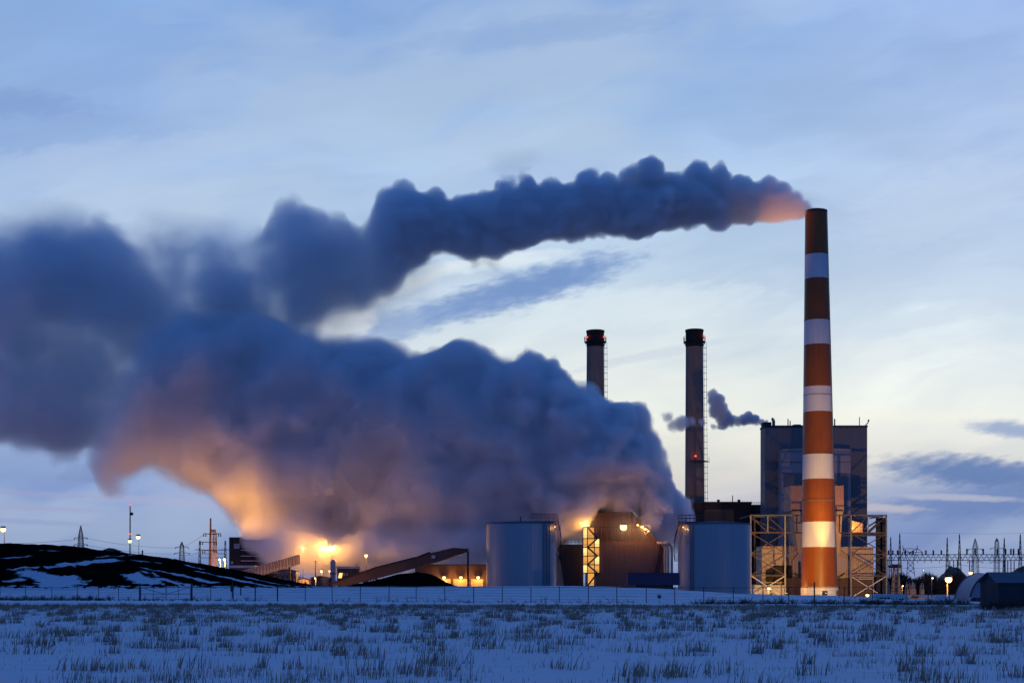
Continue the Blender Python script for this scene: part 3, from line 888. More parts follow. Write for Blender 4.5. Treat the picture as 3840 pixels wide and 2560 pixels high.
# ---------------------------------------------------------------- storage tanks
def tank(px0, px1, pytop, Y, side, label):
    c = (X((px0 + px1) / 2, Y), Y); S = Y / K
    r = (px1 - px0) / 2 * S; zt = Z(pytop, Y)
    t = thing('storage_tank', label, 'tank', (c[0], Y, PLANT), 'pair of storage tanks')
    # standing-seam cladding: shallow real ribs round the shell
    nr = 64; vs = []; prof = []
    for i in range(nr * 4):
        a = 2 * math.pi * i / (nr * 4)
        rr = r + (0.05 if i % 4 == 0 else 0.0)
        prof.append((c[0] + rr * math.cos(a), Y + rr * math.sin(a)))
    N = len(prof)
    mb = MB(); mb._add([(x_, y_, PLANT - 1) for x_, y_ in prof] + [(x_, y_, zt) for x_, y_ in prof], [(i, (i + 1) % N, N + (i + 1) % N, N + i) for i in range(N)])
    mb.build('shell', M_TANK, t, True)
    MB().frust(c, [(r + 0.18, zt - 0.35), (r + 0.18, zt + 0.05), (r * 0.5, zt + r * 0.05), (0.3, zt + r * 0.075)], 96).disc(c, 0.3, zt + r * 0.075).build('roof', M_GREYST, t, True)
    ro = t
    mb = MB(); mb.tube((c[0] - side * 0.02 * r, Y - 1, zt), (c[0] - side * 0.02 * r, Y - 1, zt + 2.3), 0.22, None, 8); mb.build('vent_pipe', M_GREYST, t)
    # roof platform with railing
    p0, p1 = (px1 - 98, px1 + 2) if side > 0 else (px0 - 8, px0 + 92)
    xa, xb = X(p0, Y), X(p1, Y); zp = zt + 0.55
    mb = MB(); mb.box(xa, xb, Y - r * 0.45, Y - r * 0.45 + 2.4, zp - 0.35, zp)
    for k in range(8):
        xx = xa + (xb - xa) * k / 7
        for yy in (Y - r * 0.45, Y - r * 0.45 + 2.4): mb.bar((xx, yy, zp), (xx, yy, zp + 2.1), 0.11)
    for yy in (Y - r * 0.45, Y - r * 0.45 + 2.4):
        for dz in (1.05, 2.05): mb.bar((xa, yy, zp + dz), (xb, yy, zp + dz), 0.11)
    mb.build('platform', M_BROWNST, t)
    # stair winding round the shell
    mb = MB(); n = 34; prev = None
    a0, a1 = (math.radians(-25), math.radians(55)) if side > 0 else (math.radians(205), math.radians(125))
    for k in range(n):
        f = k / (n - 1); z = zt - 0.2 - f * (zt - Z(2100, Y)); a = a0 + (a1 - a0) * f * 0.55
        pi = Vector((c[0] + (r + 0.25) * math.cos(a), Y + (r + 0.25) * math.sin(a), z)); po = Vector((c[0] + (r + 1.45) * math.cos(a), Y + (r + 1.45) * math.sin(a), z))
        mb.bar(pi, po, 0.13); q = po + Vector((0, 0, 1.2)); mb.bar(po, q, 0.08)
        if prev: mb.bar(prev[0], q, 0.12); mb.bar(prev[1], po, 0.16)
        prev = (q, po)
    mb.build('stair', M_BROWNST, t)
    mb = MB()
    a = math.radians(-32) if side > 0 else math.radians(212)
    for da in (-0.03, 0.03):
        b = Vector((c[0] + (r + 0.5) * math.cos(a + da), Y + (r + 0.5) * math.sin(a + da), 0)); mb.bar(b + Vector((0, 0, zt - 6)), b + Vector((0, 0, zt + 1.6)), 0.1)
    for k in range(12):
        z = zt - 6 + k * 0.62
        mb.bar((c[0] + (r + 0.5) * math.cos(a - 0.03), Y + (r + 0.5) * math.sin(a - 0.03), z), (c[0] + (r + 0.5) * math.cos(a + 0.03), Y + (r + 0.5) * math.sin(a + 0.03), z), 0.1)
    mb.build('ladder', M_STEEL, t)
    mb = MB()
    for a in ([math.radians(d) for d in ((-52, -46, -40) if side > 0 else (-138, -134))]):
        b = Vector((c[0] + (r + 0.35) * math.cos(a), Y + (r + 0.35) * math.sin(a), 0)); mb.tube(b + Vector((0, 0, PLANT - 1)), b + Vector((0, 0, zt - 0.5)), 0.16, None, 8)
    mb.build('riser_pipe', M_STEEL, t)
    # rim light by the ladder head
    hp = Vector((c[0] + side * (r + 1.0) * math.cos(math.radians(30)), Y - (r + 1.0) * 0.5, zt - 1.2))
    b = MB().ball(hp, 0.16).build('lamp_head', M_LAMP, t, True)
    light(t, 'POINT', hp + Vector((side * 0.3, 0.2, -0.5)), 130, SODIUM, 0.15)
    return t
tank(1824, 2086, 1962, 430.0, 1, 'pale blue ribbed tank with its roof platform on the right, before the steam cloud')
tank(2546, 2813, 1964, 430.0, -1, 'pale blue ribbed tank standing next to the steel frame, stair on its left')

# ---------------------------------------------------------------- lamps
def lamp(px, py, Y, power, label, cat='lamp', name='flood_lamp', r=0.45, pole=True, back=None, col=SODIUM, lens=None, wire=None, group=None, spot=None, off=None, tilt=0.0):
    c = P(px, py, Y)
    base = Vector((c.x, Y + 0.6, PLANT if pole is True else (pole if pole else c.z - 0.8)))
    t = thing(name, label, cat, base, group)
    if pole is not False:
        MB().tube((c.x, Y + 0.9, base.z - 0.5), (c.x, Y + 0.9, c.z + 0.3), 0.16, 0.10, 8).build('pole', M_GREYST, t)
        MB().bar((c.x, Y + 0.9, c.z + 0.3), (c.x, Y + 0.2, c.z + 0.3), 0.14).build('arm', M_GREYST, t)
    else:
        MB().bar((c.x, Y + 1.2, c.z - 0.3), (c.x, Y + 0.3, c.z), 0.18).build('bracket', M_DARK, t)
    MB().frust((c.x, Y), [(r * 0.75, c.z + r * 1.25), (r * 1.15, c.z + r * 0.7), (r * 1.15, c.z + r * 0.5)], 14).disc((c.x, Y), r * 0.75, c.z + r * 1.25, 14).build('housing', M_DARK, t, True)
    MB().ball(c, r, 14, 8).build('lens', lens or M_LAMP, t, True)
    o = Vector(off) if off else Vector((0, -r - 0.35, -r * 0.6))
    if spot: light(t, 'SPOT', c + o, power, col, 0.3, spot[0], spot[1])
    else: light(t, 'POINT', c + o, power, col, 0.3)
    return t

# ---------------------------------------------------------------- cooling tower
YC = 520.0
t = thing('cooling_tower', 'long brown cooling tower block with a louvred top and lit stair tower', 'cooling tower', (X(2300, YC), YC, PLANT))
MB().pprism([(2249, 2236), (2249, 2030), (2462, 2030), (2500, 2060), (2500, 2236)], YC, 26).build('wall', M_TOWER, t)
MB().pprism([(2120, 2236), (2100, 2060), (2100, 2040), (2186, 2040), (2186, 2236)], YC + 3, 22).build('side_wing', M_DBRICK, t)
MB().pprism([(2078, 2236), (2078, 2060), (2097, 2080), (2119, 2200), (2122, 2236)], YC + 6, 14).build('inlet_flare', M_TAN, t)
lv = MB().pprism([(2212, 2031), (2205, 1923), (2372, 1921), (2398, 1945), (2470, 2031)], YC + 5, 18).build('louvre_house', M_TOWER, t)
mb = MB()
for px in range(2210, 2450, 6):
    top = 1925 if px < 2374 else 1925 + (px - 2374) * 1.1
    if top < 2020: mb.bar(P(px, top + 3, YC + 4.9), P(px, 2028, YC + 4.9), 0.14)
mb.bar(P(2207, 1975, YC + 4.8), P(2420, 1975, YC + 4.8), 0.25).bar(P(2204, 1922, YC + 4.8), P(2374, 1920, YC + 4.8), 0.35)
mb.build('louvre', M_DBRICK, lv)
mb = MB()
def rail(mb, a, b, Y, h, n):
    a, b = P(*a, Y), P(*b, Y)
    for k in range(n + 1):
        p = a.lerp(b, k / n); mb.bar(p, p + Vector((0, 0, h)), 0.11)
    for z in (h, h * 0.5): mb.bar(a + Vector((0, 0, z)), b + Vector((0, 0, z)), 0.11)
rail(mb, (2102, 2040), (2184, 2040), YC + 3.2, 1.6, 6); mb.build('railing', M_BROWNST, t)
mb = MB(); rail(mb, (2402, 2030), (2462, 2030), YC + 0.3, 1.1, 6); mb.build('railing', M_BROWNST, t)
mb = MB()
for px in (2494, 2506, 2519):
    pts = [P(px, 2200, YC - 2), P(px, 2062, YC - 2)] + [P(px - 14 + 14 * math.cos(a), 2062 - 24 * math.sin(a), YC - 2) for a in np.linspace(0.2, 1.4, 6)] + [P(px - 30, 2034, YC - 1)]
    mb.pipe(pts, 0.5, 12)
mb.build('riser_pipe', M_TAN, t)
mb = MB()
for off in (0, 12):
    mb.bar(P(2456 + off, 2150, YC - 1.5), P(2476 + off, 2045, YC - 1.5), 0.35)
for k in range(16):
    f = k / 15; mb.bar(P(2456 + 20 * f, 2150 - 105 * f, YC - 1.6), P(2470 + 20 * f, 2152 - 105 * f, YC - 1.6), 0.45)
mb.build('inclined_ladder', M_DARK, t)
# lit stair tower: steel frame, landings, flights, glowing sheeting behind
fl = [1975, 2018, 2051, 2083, 2116, 2147, 2196]
st = MB()
for px in (2186, 2203, 2229, 2249):
    st.bar(P(px, 1975, YC - 5), P(px, 2236, YC - 5), 0.3); st.bar(P(px, 1975, YC - 1), P(px, 2236, YC - 1), 0.3)
for py in fl:
    st.bar(P(2186, py, YC - 5), P(2249, py, YC - 5), 0.3)
    st.box(X(2186, YC), X(2249, YC), YC - 5, YC - 1, Z(py, YC) - 0.12, Z(py, YC))
    for dy in (6, 11): st.bar(P(2186, py - dy, YC - 5), P(2249, py - dy, YC - 5), 0.1)
so = st.build('stair_tower', M_BROWNST, t)
mb = MB()
for k, (a, b) in enumerate(zip(fl[:-1], fl[1:])):
    l, r_ = (2203, 2240) if k % 2 else (2240, 2203)
    mb.bar(P(l, b, YC - 4.2), P(r_, a, YC - 4.2), 0.55)
mb.build('stair_flight', M_DBRICK, so)
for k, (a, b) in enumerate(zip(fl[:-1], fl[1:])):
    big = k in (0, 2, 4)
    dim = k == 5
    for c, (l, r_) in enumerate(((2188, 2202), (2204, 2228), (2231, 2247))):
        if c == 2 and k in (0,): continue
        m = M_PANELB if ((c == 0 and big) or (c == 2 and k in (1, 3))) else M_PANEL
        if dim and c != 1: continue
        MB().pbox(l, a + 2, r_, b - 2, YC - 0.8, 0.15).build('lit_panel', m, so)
# lamps on the tower
lamp(2338, 1975, YC - 3.0, 1700, 'brightest flood lamp, in the middle of the louvred cooling tower face', r=1.25, pole=False)
lamp(2194, 1966, YC - 3.0, 4000, 'bright lamp on the very top corner of the lit stair tower', r=0.5, pole=False)
lamp(2206, 1969, YC - 1.0, 700, 'small lamp beside the louvred house edge, right on the stair tower top', r=0.36, pole=False)
for px, py, r, lab in ((2391, 1967, 0.34, 'highest of the small lamps down the sloping right end of the louvred house'),
                       (2408, 1974, 0.5, 'upper lamp of the bright close pair on the sloping end of the louvred house'),
                       (2419, 1982, 0.5, 'lower lamp of the bright close pair on the sloping end of the louvred house'),
                       (2431, 1990, 0.3, 'lowest of the small lamps down the sloping right end of the louvred house')):
    lamp(px, py, YC - 2.0, 600, lab, r=r, pole=False, group='lamps on the sloping end of the cooling tower')

# blue trailer
YR = 395.0
t = thing('site_trailer', 'long dark blue trailer body parked between the cooling tower and the tank', 'trailer', (X(2450, YR), YR, PLANT))
MB().pprism([(2355, 2193), (2355, 2156), (2362, 2149), (2546, 2149), (2549, 2156), (2549, 2193)], YR, 4).build('body', M_BLUE, t)
MB().pbox(2353, 2146, 2551, 2150, YR - 0.15, 4.3).build('roof', M_BLUE, t)
MB().pbox(2385, 2193, 2525, 2206, YR + 0.3, 3.2).build('chassis', M_DARK, t)
for px in (2392, 2412, 2500, 2520):
    w = P(px, 2207, YR); MB().tube(w + Vector((0, -0.1, 0)), w + Vector((0, 0.4, 0)), 0.55, None, 16).build('wheel', M_DARK, t)

# ---------------------------------------------------------------- flue duct casing behind the striped chimney
YD = 585.0
t = thing('flue_duct', 'flared tan flue duct casing directly behind the foot of the striped chimney', 'duct', (X(3070, YD), YD, PLANT))
MB().pprism([(2966, 1914), (2966, 1820), (3164, 1820), (3164, 1914)], YD + 6, 16).build('upper_casing', M_RUST, t)
MB().pbox(2970, 1910, 3162, 1915, YD + 5.7, 16.6).build('flange_band', M_DARK, t)
MB().pprism([(2972, 1915.5), (2977, 1935), (2992, 2078), (3150, 2078), (3158, 1935), (3162, 1915.5)], YD + 6, 16).build('hopper', M_TAN, t)
MB().pprism([(2991, 2079), (2972, 2102), (2972, 2146), (3170, 2146), (3170, 2102), (3150, 2079)], YD + 5.5, 17).build('lower_casing', M_ANNEX, t)
MB().pprism([(2972, 2146.5), (2972, 2166), (3170, 2166), (3170, 2146.5)], YD + 6.5, 15).build('outlet_throat', M_TAN, t)
for a, b, yo, w in (((2974, 2148), (3002, 2164), 5, 0.5), ((3168, 2148), (3142, 2164), 5, 0.5), ((2997, 2105), (2998, 2170), 3, 0.8)):
    MB().bar(P(*a, YD + yo), P(*b, YD + yo), w).build('strut', M_DARK, t)
t = thing('duct_house', 'tan clad duct house left of the striped chimney, behind the cross bracing', 'duct', (X(2900, YD), YD, PLANT))
MB().pprism([(2857, 2236), (2857, 2048), (2990, 2048), (2990, 2118), (2971, 2120), (2971, 2236)], YD + 8, 14).build('casing', M_TAN, t)
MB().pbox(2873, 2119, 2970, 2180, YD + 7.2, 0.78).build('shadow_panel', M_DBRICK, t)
MB().pbox(2857, 2046, 2991, 2049, YD + 7.6, 14.8).build('roof_edge', M_RUST, t)
MB().pprism([(2866, 2128), (2985, 2060), (2990, 2068), (2874, 2136)], YD + 6.4, 0.7).build('sloped_duct', M_ANNEX, t)
MB().pbox(2950, 2166, 3004, 2236, YD + 1, 6).build('lower_block', M_BRICK, t)
t = thing('duct_house', 'tan clad duct house on the right of the striped chimney, with banded wall', 'duct', (X(3210, YD), YD, PLANT))
MB().pprism([(3150, 2236), (3150, 2049), (3275, 2049), (3277, 2236)], YD + 8, 14).build('casing', M_TAN, t)
MB().pprism([(3150, 2058), (3160, 2050), (3274, 2114), (3274, 2134)], YD + 6.6, 1.3).build('sloped_duct', M_ANNEX, t)
MB().pprism([(3150, 2236), (3150, 2166), (3272, 2166), (3272, 2236)], YD + 7.1, 0.8).build('base_panel', M_BRICK, t)
MB().pbox(3175, 2138, 3205, 2165, YD + 7.4, 0.55).build('louvre_panel', M_RUST, t)
MB().pbox(3218, 2168, 3274, 2171, YD + 6.8, 0.29).build('ledge', M_PALE, t)
t = thing('duct_outlet', 'small glowing tan duct end high in the right bay of the steel frame', 'duct', (X(3215, YD), YD, Z(1996, YD)))
MB().pprism([(3193, 1996), (3193, 1950), (3236, 1962), (3236, 1996)], YD + 3, 5).build('casing', M_TAN, t)
MB().pbox(3191, 1995, 3238, 1999, YD + 2.6, 5.6).build('sill', M_BROWNST, t)
t = thing('pump_shed', 'low tan shed lit by a lamp under the left cross bracing', 'shed', (X(2880, YD), YD - 3, PLANT))
MB().pbox(2824, 2192, 2940, 2236, YD - 3, 7).build('wall', M_PALE, t)
MB().pbox(2822, 2189, 2942, 2192.5, YD - 3.4, 7.8).build('roof', M_ROOF, t)

# ---------------------------------------------------------------- steel support frame
t = thing('steel_frame', 'open steel support frame of columns and cross braces around the striped chimney foot', 'steel frame', (X(3070, 578), 578, PLANT))
YF, YF2 = 577.0, 604.0
def fr(mb, a, b, w, Y=YF): mb.bar(P(*a, Y), P(*b, Y), w)
for px, top, bot, w in ((2815, 1931, 2240, 0.5), (2944, 1931, 2240, 0.6), (3191, 1931, 2240, 0.6), (3324, 1931, 2240, 0.5)):
    mb = MB(); fr(mb, (px, top), (px, bot), w); mb.build('column', M_STEEL, t)
for px, top, bot, w in ((2879, 1931, 1996, 0.42), (3254, 1931, 2000, 0.42)):
    mb = MB(); fr(mb, (px, top), (px, bot), w); mb.build('hanger', M_STEEL, t)
for px in (3296, 3309):
    mb = MB(); mb.bar(P(px, 1940, YF2), P(px, 2240, YF2), 2.2); mb.build('column', M_DARK, t)
for px in (2830, 2950, 3195):
    mb = MB(); mb.bar(P(px, 1931, YF2), P(px, 2240, YF2), 0.5); mb.build('column', M_BROWNST, t)
mb = MB(); fr(mb, (2813, 1931), (3326, 1931), 0.5); mb.bar(P(2825, 1936, YF2), P(3310, 1936, YF2), 0.5); mb.build('top_beam', M_GREYST, t)
for a, b, w in (((2815, 1996), (3010, 1996), 0.55), ((3150, 1997), (3322, 1997), 0.55), ((3155, 2007), (3322, 2007), 0.4), ((2815, 2075), (2944, 2075), 0.35), ((3191, 2077), (3322, 2077), 0.5),
                ((2815, 2157), (2944, 2157), 0.45), ((3191, 2158), (3322, 2158), 0.5)): 
    mb = MB(); fr(mb, a, b, w); mb.build('cross_beam', M_BROWNST, t)
for a, b in (((2820, 1940), (2880, 1995)), ((2882, 1938), (2942, 1992)), ((2818, 1999), (2944, 2073)), ((2944, 1999), (2818, 2073)), ((2818, 2078), (2944, 2155)), ((2944, 2078), (2818, 2155)),
             ((3254, 1936), (3193, 1995)), ((3322, 1936), (3256, 1995)), ((3191, 1999), (3322, 2075)), ((3322, 2001), (3191, 2075)), ((3191, 2079), (3322, 2156)), ((3322, 2080), (3191, 2156))):
    mb = MB(); fr(mb, a, b, 0.32); mb.build('brace', M_BROWNST, t)
for a, b in (((2818, 2158), (2932, 2234)), ((2944, 2158), (2818, 2234)), ((3193, 2160), (3290, 2222)), ((3322, 2160), (3200, 2234))):
    mb = MB(); fr(mb, a, b, 0.4); mb.build('brace', M_PALE, t)
for a, b, w in (((2820, 1945), (2945, 2000), 0.6), ((3250, 2000), (3300, 1955), 1.0), ((3210, 2000), (3310, 1940), 0.6), ((3195, 2003), (3310, 2003), 1.1)):
    MB().bar(P(*a, YF2), P(*b, YF2), w).build('rear_brace', M_BROWNST, t)
for px in (2815, 2944, 3324):
    mb = MB(); mb.bar(P(px, 1931, YF), Vector((X(px, YF), YF2, Z(1931, YF))), 0.4); mb.build('tie_beam', M_BROWNST, t)
for px in (2988, 3148):
    mb = MB(); fr(mb, (px, 1931), (px, 1996), 0.5); mb.build('hanger', M_BROWNST, t)

lamp(2883, 2204, 566.0, 6000, 'starry lamp in front of the low tan shed under the cross bracing', r=0.65, pole=PLANT)
lamp(3195, 1978, 584.0, 1800, 'lamp tucked behind the column that lights the small duct end', r=0.3, pole=False, off=(1.2, 0.6, 0.6))
lamp(3253, 2230, 482.0, 220000, 'low floodlight on the ground in front of the right duct house', name='ground_floodlight', r=0.6, pole=False, off=(0, 1.5, 0.9), spot=(P(3075, 1980, YS), 86), col=(1.0, 0.58, 0.14))
# stack floodlights: standing before the chimney, one added to brighten the boiler house
cx = sx(PLANT)[0]
for dx, dy, py, pw, ang, lab in ((-0.2, -13.0, 1480, 190000, 32, 'floodlight standing closest before the striped chimney, aimed up its shaft'),
                                 (-30.0, -60.0, 1750, 85000, 50, 'added floodlight out before the left cross bracing, brightening the boiler house front'),
                                 (-19.0, -30.0, 790, 800000, 9.5, 'narrow floodlight aimed high at the smoke leaving the striped chimney')):
    b = Vector((cx + dx, YS + dy, PLANT))
    if dx == -19.0: aim = P(2945, 790, YS)
    elif dx == -30.0: aim = P(2960, 1760, YB)
    else: aim = Vector((cx - 0.3, YS - 6, Z(py, YS)))
    t = thing('chimney_floodlight', lab, 'floodlight', b, 'floodlights for the striped chimney')
    d = (aim - (b + Vector((0, 0, 1.0)))).normalized()
    h = b + Vector((0, 0, 1.0))
    MB().tube(h - d * 0.5, h + d * 0.3, 0.35, 0.5, 12).build('housing', M_DARK, t)
    MB().tube(h + d * 0.3, h + d * 0.36, 0.46, None, 12).build('lens', M_LAMP, t)
    MB().bar(b, h - d * 0.2, 0.2).build('stand', M_GREYST, t)
    light(t, 'SPOT', h + d * 0.6, pw, (1.0, 0.55, 0.10) if dx != -19.0 else (1.0, 0.34, 0.08), 0.35, aim, ang, 0.9)

# ---------------------------------------------------------------- garages
YG = 470.0
t = thing('garage_block', 'low brown garage block with three lamplit doors beside the left tank', 'garage', (X(1730, YG), YG, PLANT))
MB().pbox(1560, 2118, 1850, 2236, YG, 16).build('wall', M_BRICK, t)
MB().pbox(1556, 2114, 1854, 2120, YG - 0.6, 17).build('roof_edge', M_ROOF, t)
for a, b in ((1640, 1690), (1700, 1754), (1766, 1812)):
    MB().pbox(a, 2170, b, 2225, YG - 0.25, 0.2).build('garage_door', M_DOORLIT, t)
for px, lab in ((1665, 'wall lamp above the garage door farthest from the tank'), (1728, 'wall lamp above the middle one of the three garage doors'), (1793, 'wall lamp above the garage door next to the tank')):
    lamp(px, 2164, YG - 1.3, 1100, lab, name='wall_lamp', r=0.55, pole=False, group='lamps over the garage doors')

# ---------------------------------------------------------------- conveyors and buildings in the steam
YV = 450.0
t = thing('conveyor_gallery', 'long enclosed coal conveyor gallery climbing to the right into the steam', 'conveyor', P(1300, 2200, YV))
MB().pprism([(1240, 2190), (1296, 2196), (1476, 2150), (1656, 2101), (1755, 2067), (1755, 2056), (1701, 2052), (1611, 2073), (1566, 2090), (1408, 2129)], YV, 5).build('casing', M_TAN if False else M_BRICK, t)
MB().pprism([(1236, 2190), (1408, 2128), (1566, 2088), (1611, 2071), (1611, 2067), (1566, 2084), (1408, 2124), (1236, 2186)], YV - 0.4, 5.8).build('roof', M_ROOF, t)
MB().pbox(1618, 2081, 1632, 2092, YV - 0.2, 0.19).build('window', M_PALE, t)
for px, py in ((1411, 2166), (1755, 2066), (1560, 2124)):
    MB().bar(P(px, py, YV + 1), Vector((X(px, YV), YV + 1, PLANT)), 0.6).build('support_leg', M_DARK, t)
YV2 = 440.0
t = thing('conveyor_gallery', 'shorter ribbed conveyor gallery glowing tan in the lamplight', 'conveyor', P(910, 2136, YV2))
MB().pprism([(908, 2138), (976, 2156), (1092, 2122), (1116, 2112), (1116, 2078), (1070, 2092)], YV2, 5).build('casing', M_TAN, t)
mb = MB()
for k in range(24):
    f = k / 23; a = (918 + 196 * f, 2136 - 56 * f); b = (930 + 186 * f, 2143 - 30 * f)
    mb.bar(P(*a, YV2 - 0.05), P(b[0], min(b[1] + 4, 2150 - 36 * f), YV2 - 0.05), 0.12)
mb.build('rib', M_BROWNST, t)
for px, py in ((985, 2150), (1085, 2120)):
    MB().bar(P(px, py, YV2 + 2), Vector((X(px, YV2), YV2 + 2, PLANT)), 0.6).build('support_leg', M_DARK, t)

YW = 527.0
t = thing('coal_plant_building', 'dark blocky coal handling building with a pale upper window, left of the steam', 'building', (X(950, YW), YW, PLANT))
MB().pbox(859, 2013, 900, 2236, YW, 8).build('tower_block', M_DBRICK, t)
MB().pbox(900.2, 2022, 1046, 2236, YW + 1, 7).build('wall', M_DBRICK, t)
for py in (2060, 2082, 2100):
    MB().pbox(901, py, 1050, py + 3, YW + 0.6, 0.39).build('ledge', M_PALE, t)
MB().pbox(877, 2037, 898, 2056, YW - 0.15, 0.14).build('window', M_QUON, t)
MB().pbox(866, 2104, 874, 2112, YW - 0.15, 0.14).build('window', M_PALE, t)
YW2 = 470.0
for x0, x1, py, lab, wm, dep in ((857, 955, 2119, 'low building with a bright lit roof edge in front of the dark coal building', M_BRICK, 8), (1262, 1336, 2122, 'low red brick building with a pale roof edge and a lit window', M_BRICK, 10)):
    t = thing('low_building', lab, 'building', (X((x0 + x1) / 2, YW2), YW2, PLANT))
    MB().pbox(x0 + 2, py + 9, x1 - 2, 2236, YW2, dep).build('wall', wm, t)
    MB().pbox(x0, py, x1, py + 9, YW2 - 0.8, dep + 1).build('roof', M_PALE, t)
    if x0 > 1000:
        MB().pprism([(1268, 2166), (1272, 2147), (1285, 2147), (1281, 2166)], YW2 - 0.14, 0.13).build('window', M_PANELB, t)
        MB().pbox(1288, 2148, 1294, 2158, YW2 - 0.14, 0.13).build('window', M_PALE, t)
        MB().pbox(1299, 2148, 1303, 2156, YW2 - 0.14, 0.13).build('window', M_PALE, t)
t = thing('silo', 'slim pale grey silo column beside the low red brick building', 'silo', (X(1249, 465), 465, PLANT))
MB().frust((X(1249, 465), 465), [(0.85, PLANT), (0.85, Z(2104, 465)), (0.3, Z(2096, 465))], 20).build('shell', M_QUON, t, True)
MB().frust((X(1249, 465), 465), [(1.05, Z(2152, 465)), (1.05, Z(2148, 465))], 20).build('collar', M_DARK, t)
for a, b, py, Y, lab in ((1117, 1158, 2171, 440, 'tiny tan hut standing in the dip under the lamps'), (1040, 1110, 2138, 462, 'grey workshop between the glowing gallery and the tiny hut'), (1165, 1236, 2163, 462, 'dim brown shed in front of the slim silo')):
    t = thing('small_shed', lab, 'shed', (X((a + b) / 2, Y), Y, PLANT))
    m = M_TAN if a == 1117 else (M_CLAD if a == 1040 else M_BRICK)
    w = MB().pprism([(a, 2236), (a, py + 4), ((a + b) / 2, py - 2), (b, py + 4), (b, 2236)], Y, 5).build('wall', m, t)
    MB().pprism([(a - 2, py + 4), ((a + b) / 2, py - 3.5), (b + 2, py + 4), (b + 2, py + 1.5), ((a + b) / 2, py - 6), (a - 2, py + 1.5)], Y - 0.4, 6).build('roof', M_ROOF, t)
    MB().pbox(a + (b - a) * 0.6, py + 10, a + (b - a) * 0.8, 2236, Y - 0.1, 0.09).build('door', M_DARK, t)

t = thing('pipe_rack', 'low trestle pipe rack with lamplit posts, right below the glowing gallery end', 'pipe rack', (X(1070, 455), 455, PLANT))
for px in (1030, 1050, 1070, 1090, 1104):
    MB().bar(Vector((X(px, 455), 455, PLANT)), P(px, 2158, 455), 0.3).build('post', M_PALE, t)
for py, yy in ((2158, 455.0), (2164, 454.6), (2160, 455.8)):
    MB().tube(P(1024, py, yy), P(1110, py, yy), 0.22, None, 8).build('pipe', M_BROWNST, t)
for px, pyt, Y, lab in ((1063, 2120, 468, 'wooden utility pole behind the grey workshop, at the glowing gallery end'), (1183, 2098, 474, 'wooden utility pole by the dark bushy tree'), (1335, 2112, 470, 'wooden utility pole at the roof end of the low red brick building')):
    t = thing('utility_pole', lab, 'pole', (X(px, Y), Y, PLANT), 'utility poles in the coal yard')
    MB().tube(Vector((X(px, Y), Y, PLANT)), P(px, pyt, Y), 0.2, 0.13, 8).build('pole', M_WOOD, t)
    MB().bar(P(px - 12, pyt + 5, Y - 0.2), P(px + 12, pyt + 5, Y - 0.2), 0.16).build('cross_arm', M_WOOD, t)
t = thing('coal_hopper', 'squat steel coal hopper on legs, right of the dim brown shed', 'hopper', (X(1218, 450), 450, PLANT))
MB().frust((X(1218, 450), 450), [(0.4, Z(2196, 450)), (1.3, Z(2182, 450)), (1.3, Z(2168, 450)), (0.2, Z(2166, 450))], 16).build('bin', M_GREYST, t)
for dx in (-0.9, 0.9):
    for dy in (-0.9, 0.9): MB().bar((X(1218, 450) + dx, 450 + dy, PLANT), (X(1218, 450) + dx, 450 + dy, Z(2176, 450)), 0.16).build('leg', M_BROWNST, t)

STEAM_LAMPS = [(1135, 2052, 528, 9000, 0.8, 'large glaring lamp nearest the dark building, deep in the lit steam'),
               (1242, 2049, 522, 11000, 0.62, 'lamp on the tall pole above the slim silo, in the steam'),
               (1210, 2053, 524, 3000, 0.26, 'tiny lamp on a pole between the two bright steam lamps'),
               (1373, 2082, 512, 3500, 0.6, 'starry pole lamp right above the bare trees by the conveyor'),
               (1205, 2141, 480, 4000, 0.42, 'low lamp left of the silo, in front of the dark tree'),
               (1235, 2140, 478, 700, 0.28, 'narrow lamp right against the left side of the silo'),
               (1182, 2167, 436, 3500, 0.24, 'small pale lamp over the dim brown shed'),
               (1112, 2183, 426, 3500, 0.24, 'small lamp at the left foot of the tiny tan hut'),
               (842, 2097, 536, 42000, 0.5, 'round orange lamp at the left edge of the dark coal building'),
               (825, 2098, 540, 24000, 0.25, 'small orange lamp close to the brown transmission pole')]
for px, py, Y, pw, r, lab in STEAM_LAMPS:
    lamp(px, py, float(Y), pw, lab, name='yard_lamp', r=r, group='yard lamps among the coal buildings')

# ---------------------------------------------------------------- bare trees
def tree(px, Y, h, label, name='bare_tree', spread=0.5, levels=5, seed=1, group='bare trees'):
    r_ = random.Random(seed)
    x = X(px, Y); z = PLANT if Y > 300 else float(ground_h(x, Y))
    t = thing(name, label, 'tree', (x, Y, z), group)
    trunk = MB(); crown = MB()
    def grow(p, d, L, rad, lev):
        q = p + d * L
        (trunk if lev >= levels - 1 else crown).tube(p, q, rad, rad * 0.7, 5 if lev > 2 else 3, False)
        if lev == 0: return
        for k in range(r_.choice((2, 3, 3, 4)) if lev > 1 else 4):
            nd = (d + Vector((r_.gauss(0, spread), r_.gauss(0, spread), r_.gauss(0.12, spread * 0.5)))).normalized()
            grow(p.lerp(q, r_.uniform(0.45, 1.0)), nd, L * r_.uniform(0.6, 0.85), rad * 0.62, lev - 1)
    grow(Vector((x, Y, z - 0.2)), Vector((r_.gauss(0, 0.05), 0, 1)).normalized(), h * 0.32, h * 0.028, levels)
    trunk.build('trunk', M_BARK, t); crown.build('crown', M_TWIG, t)
    return t
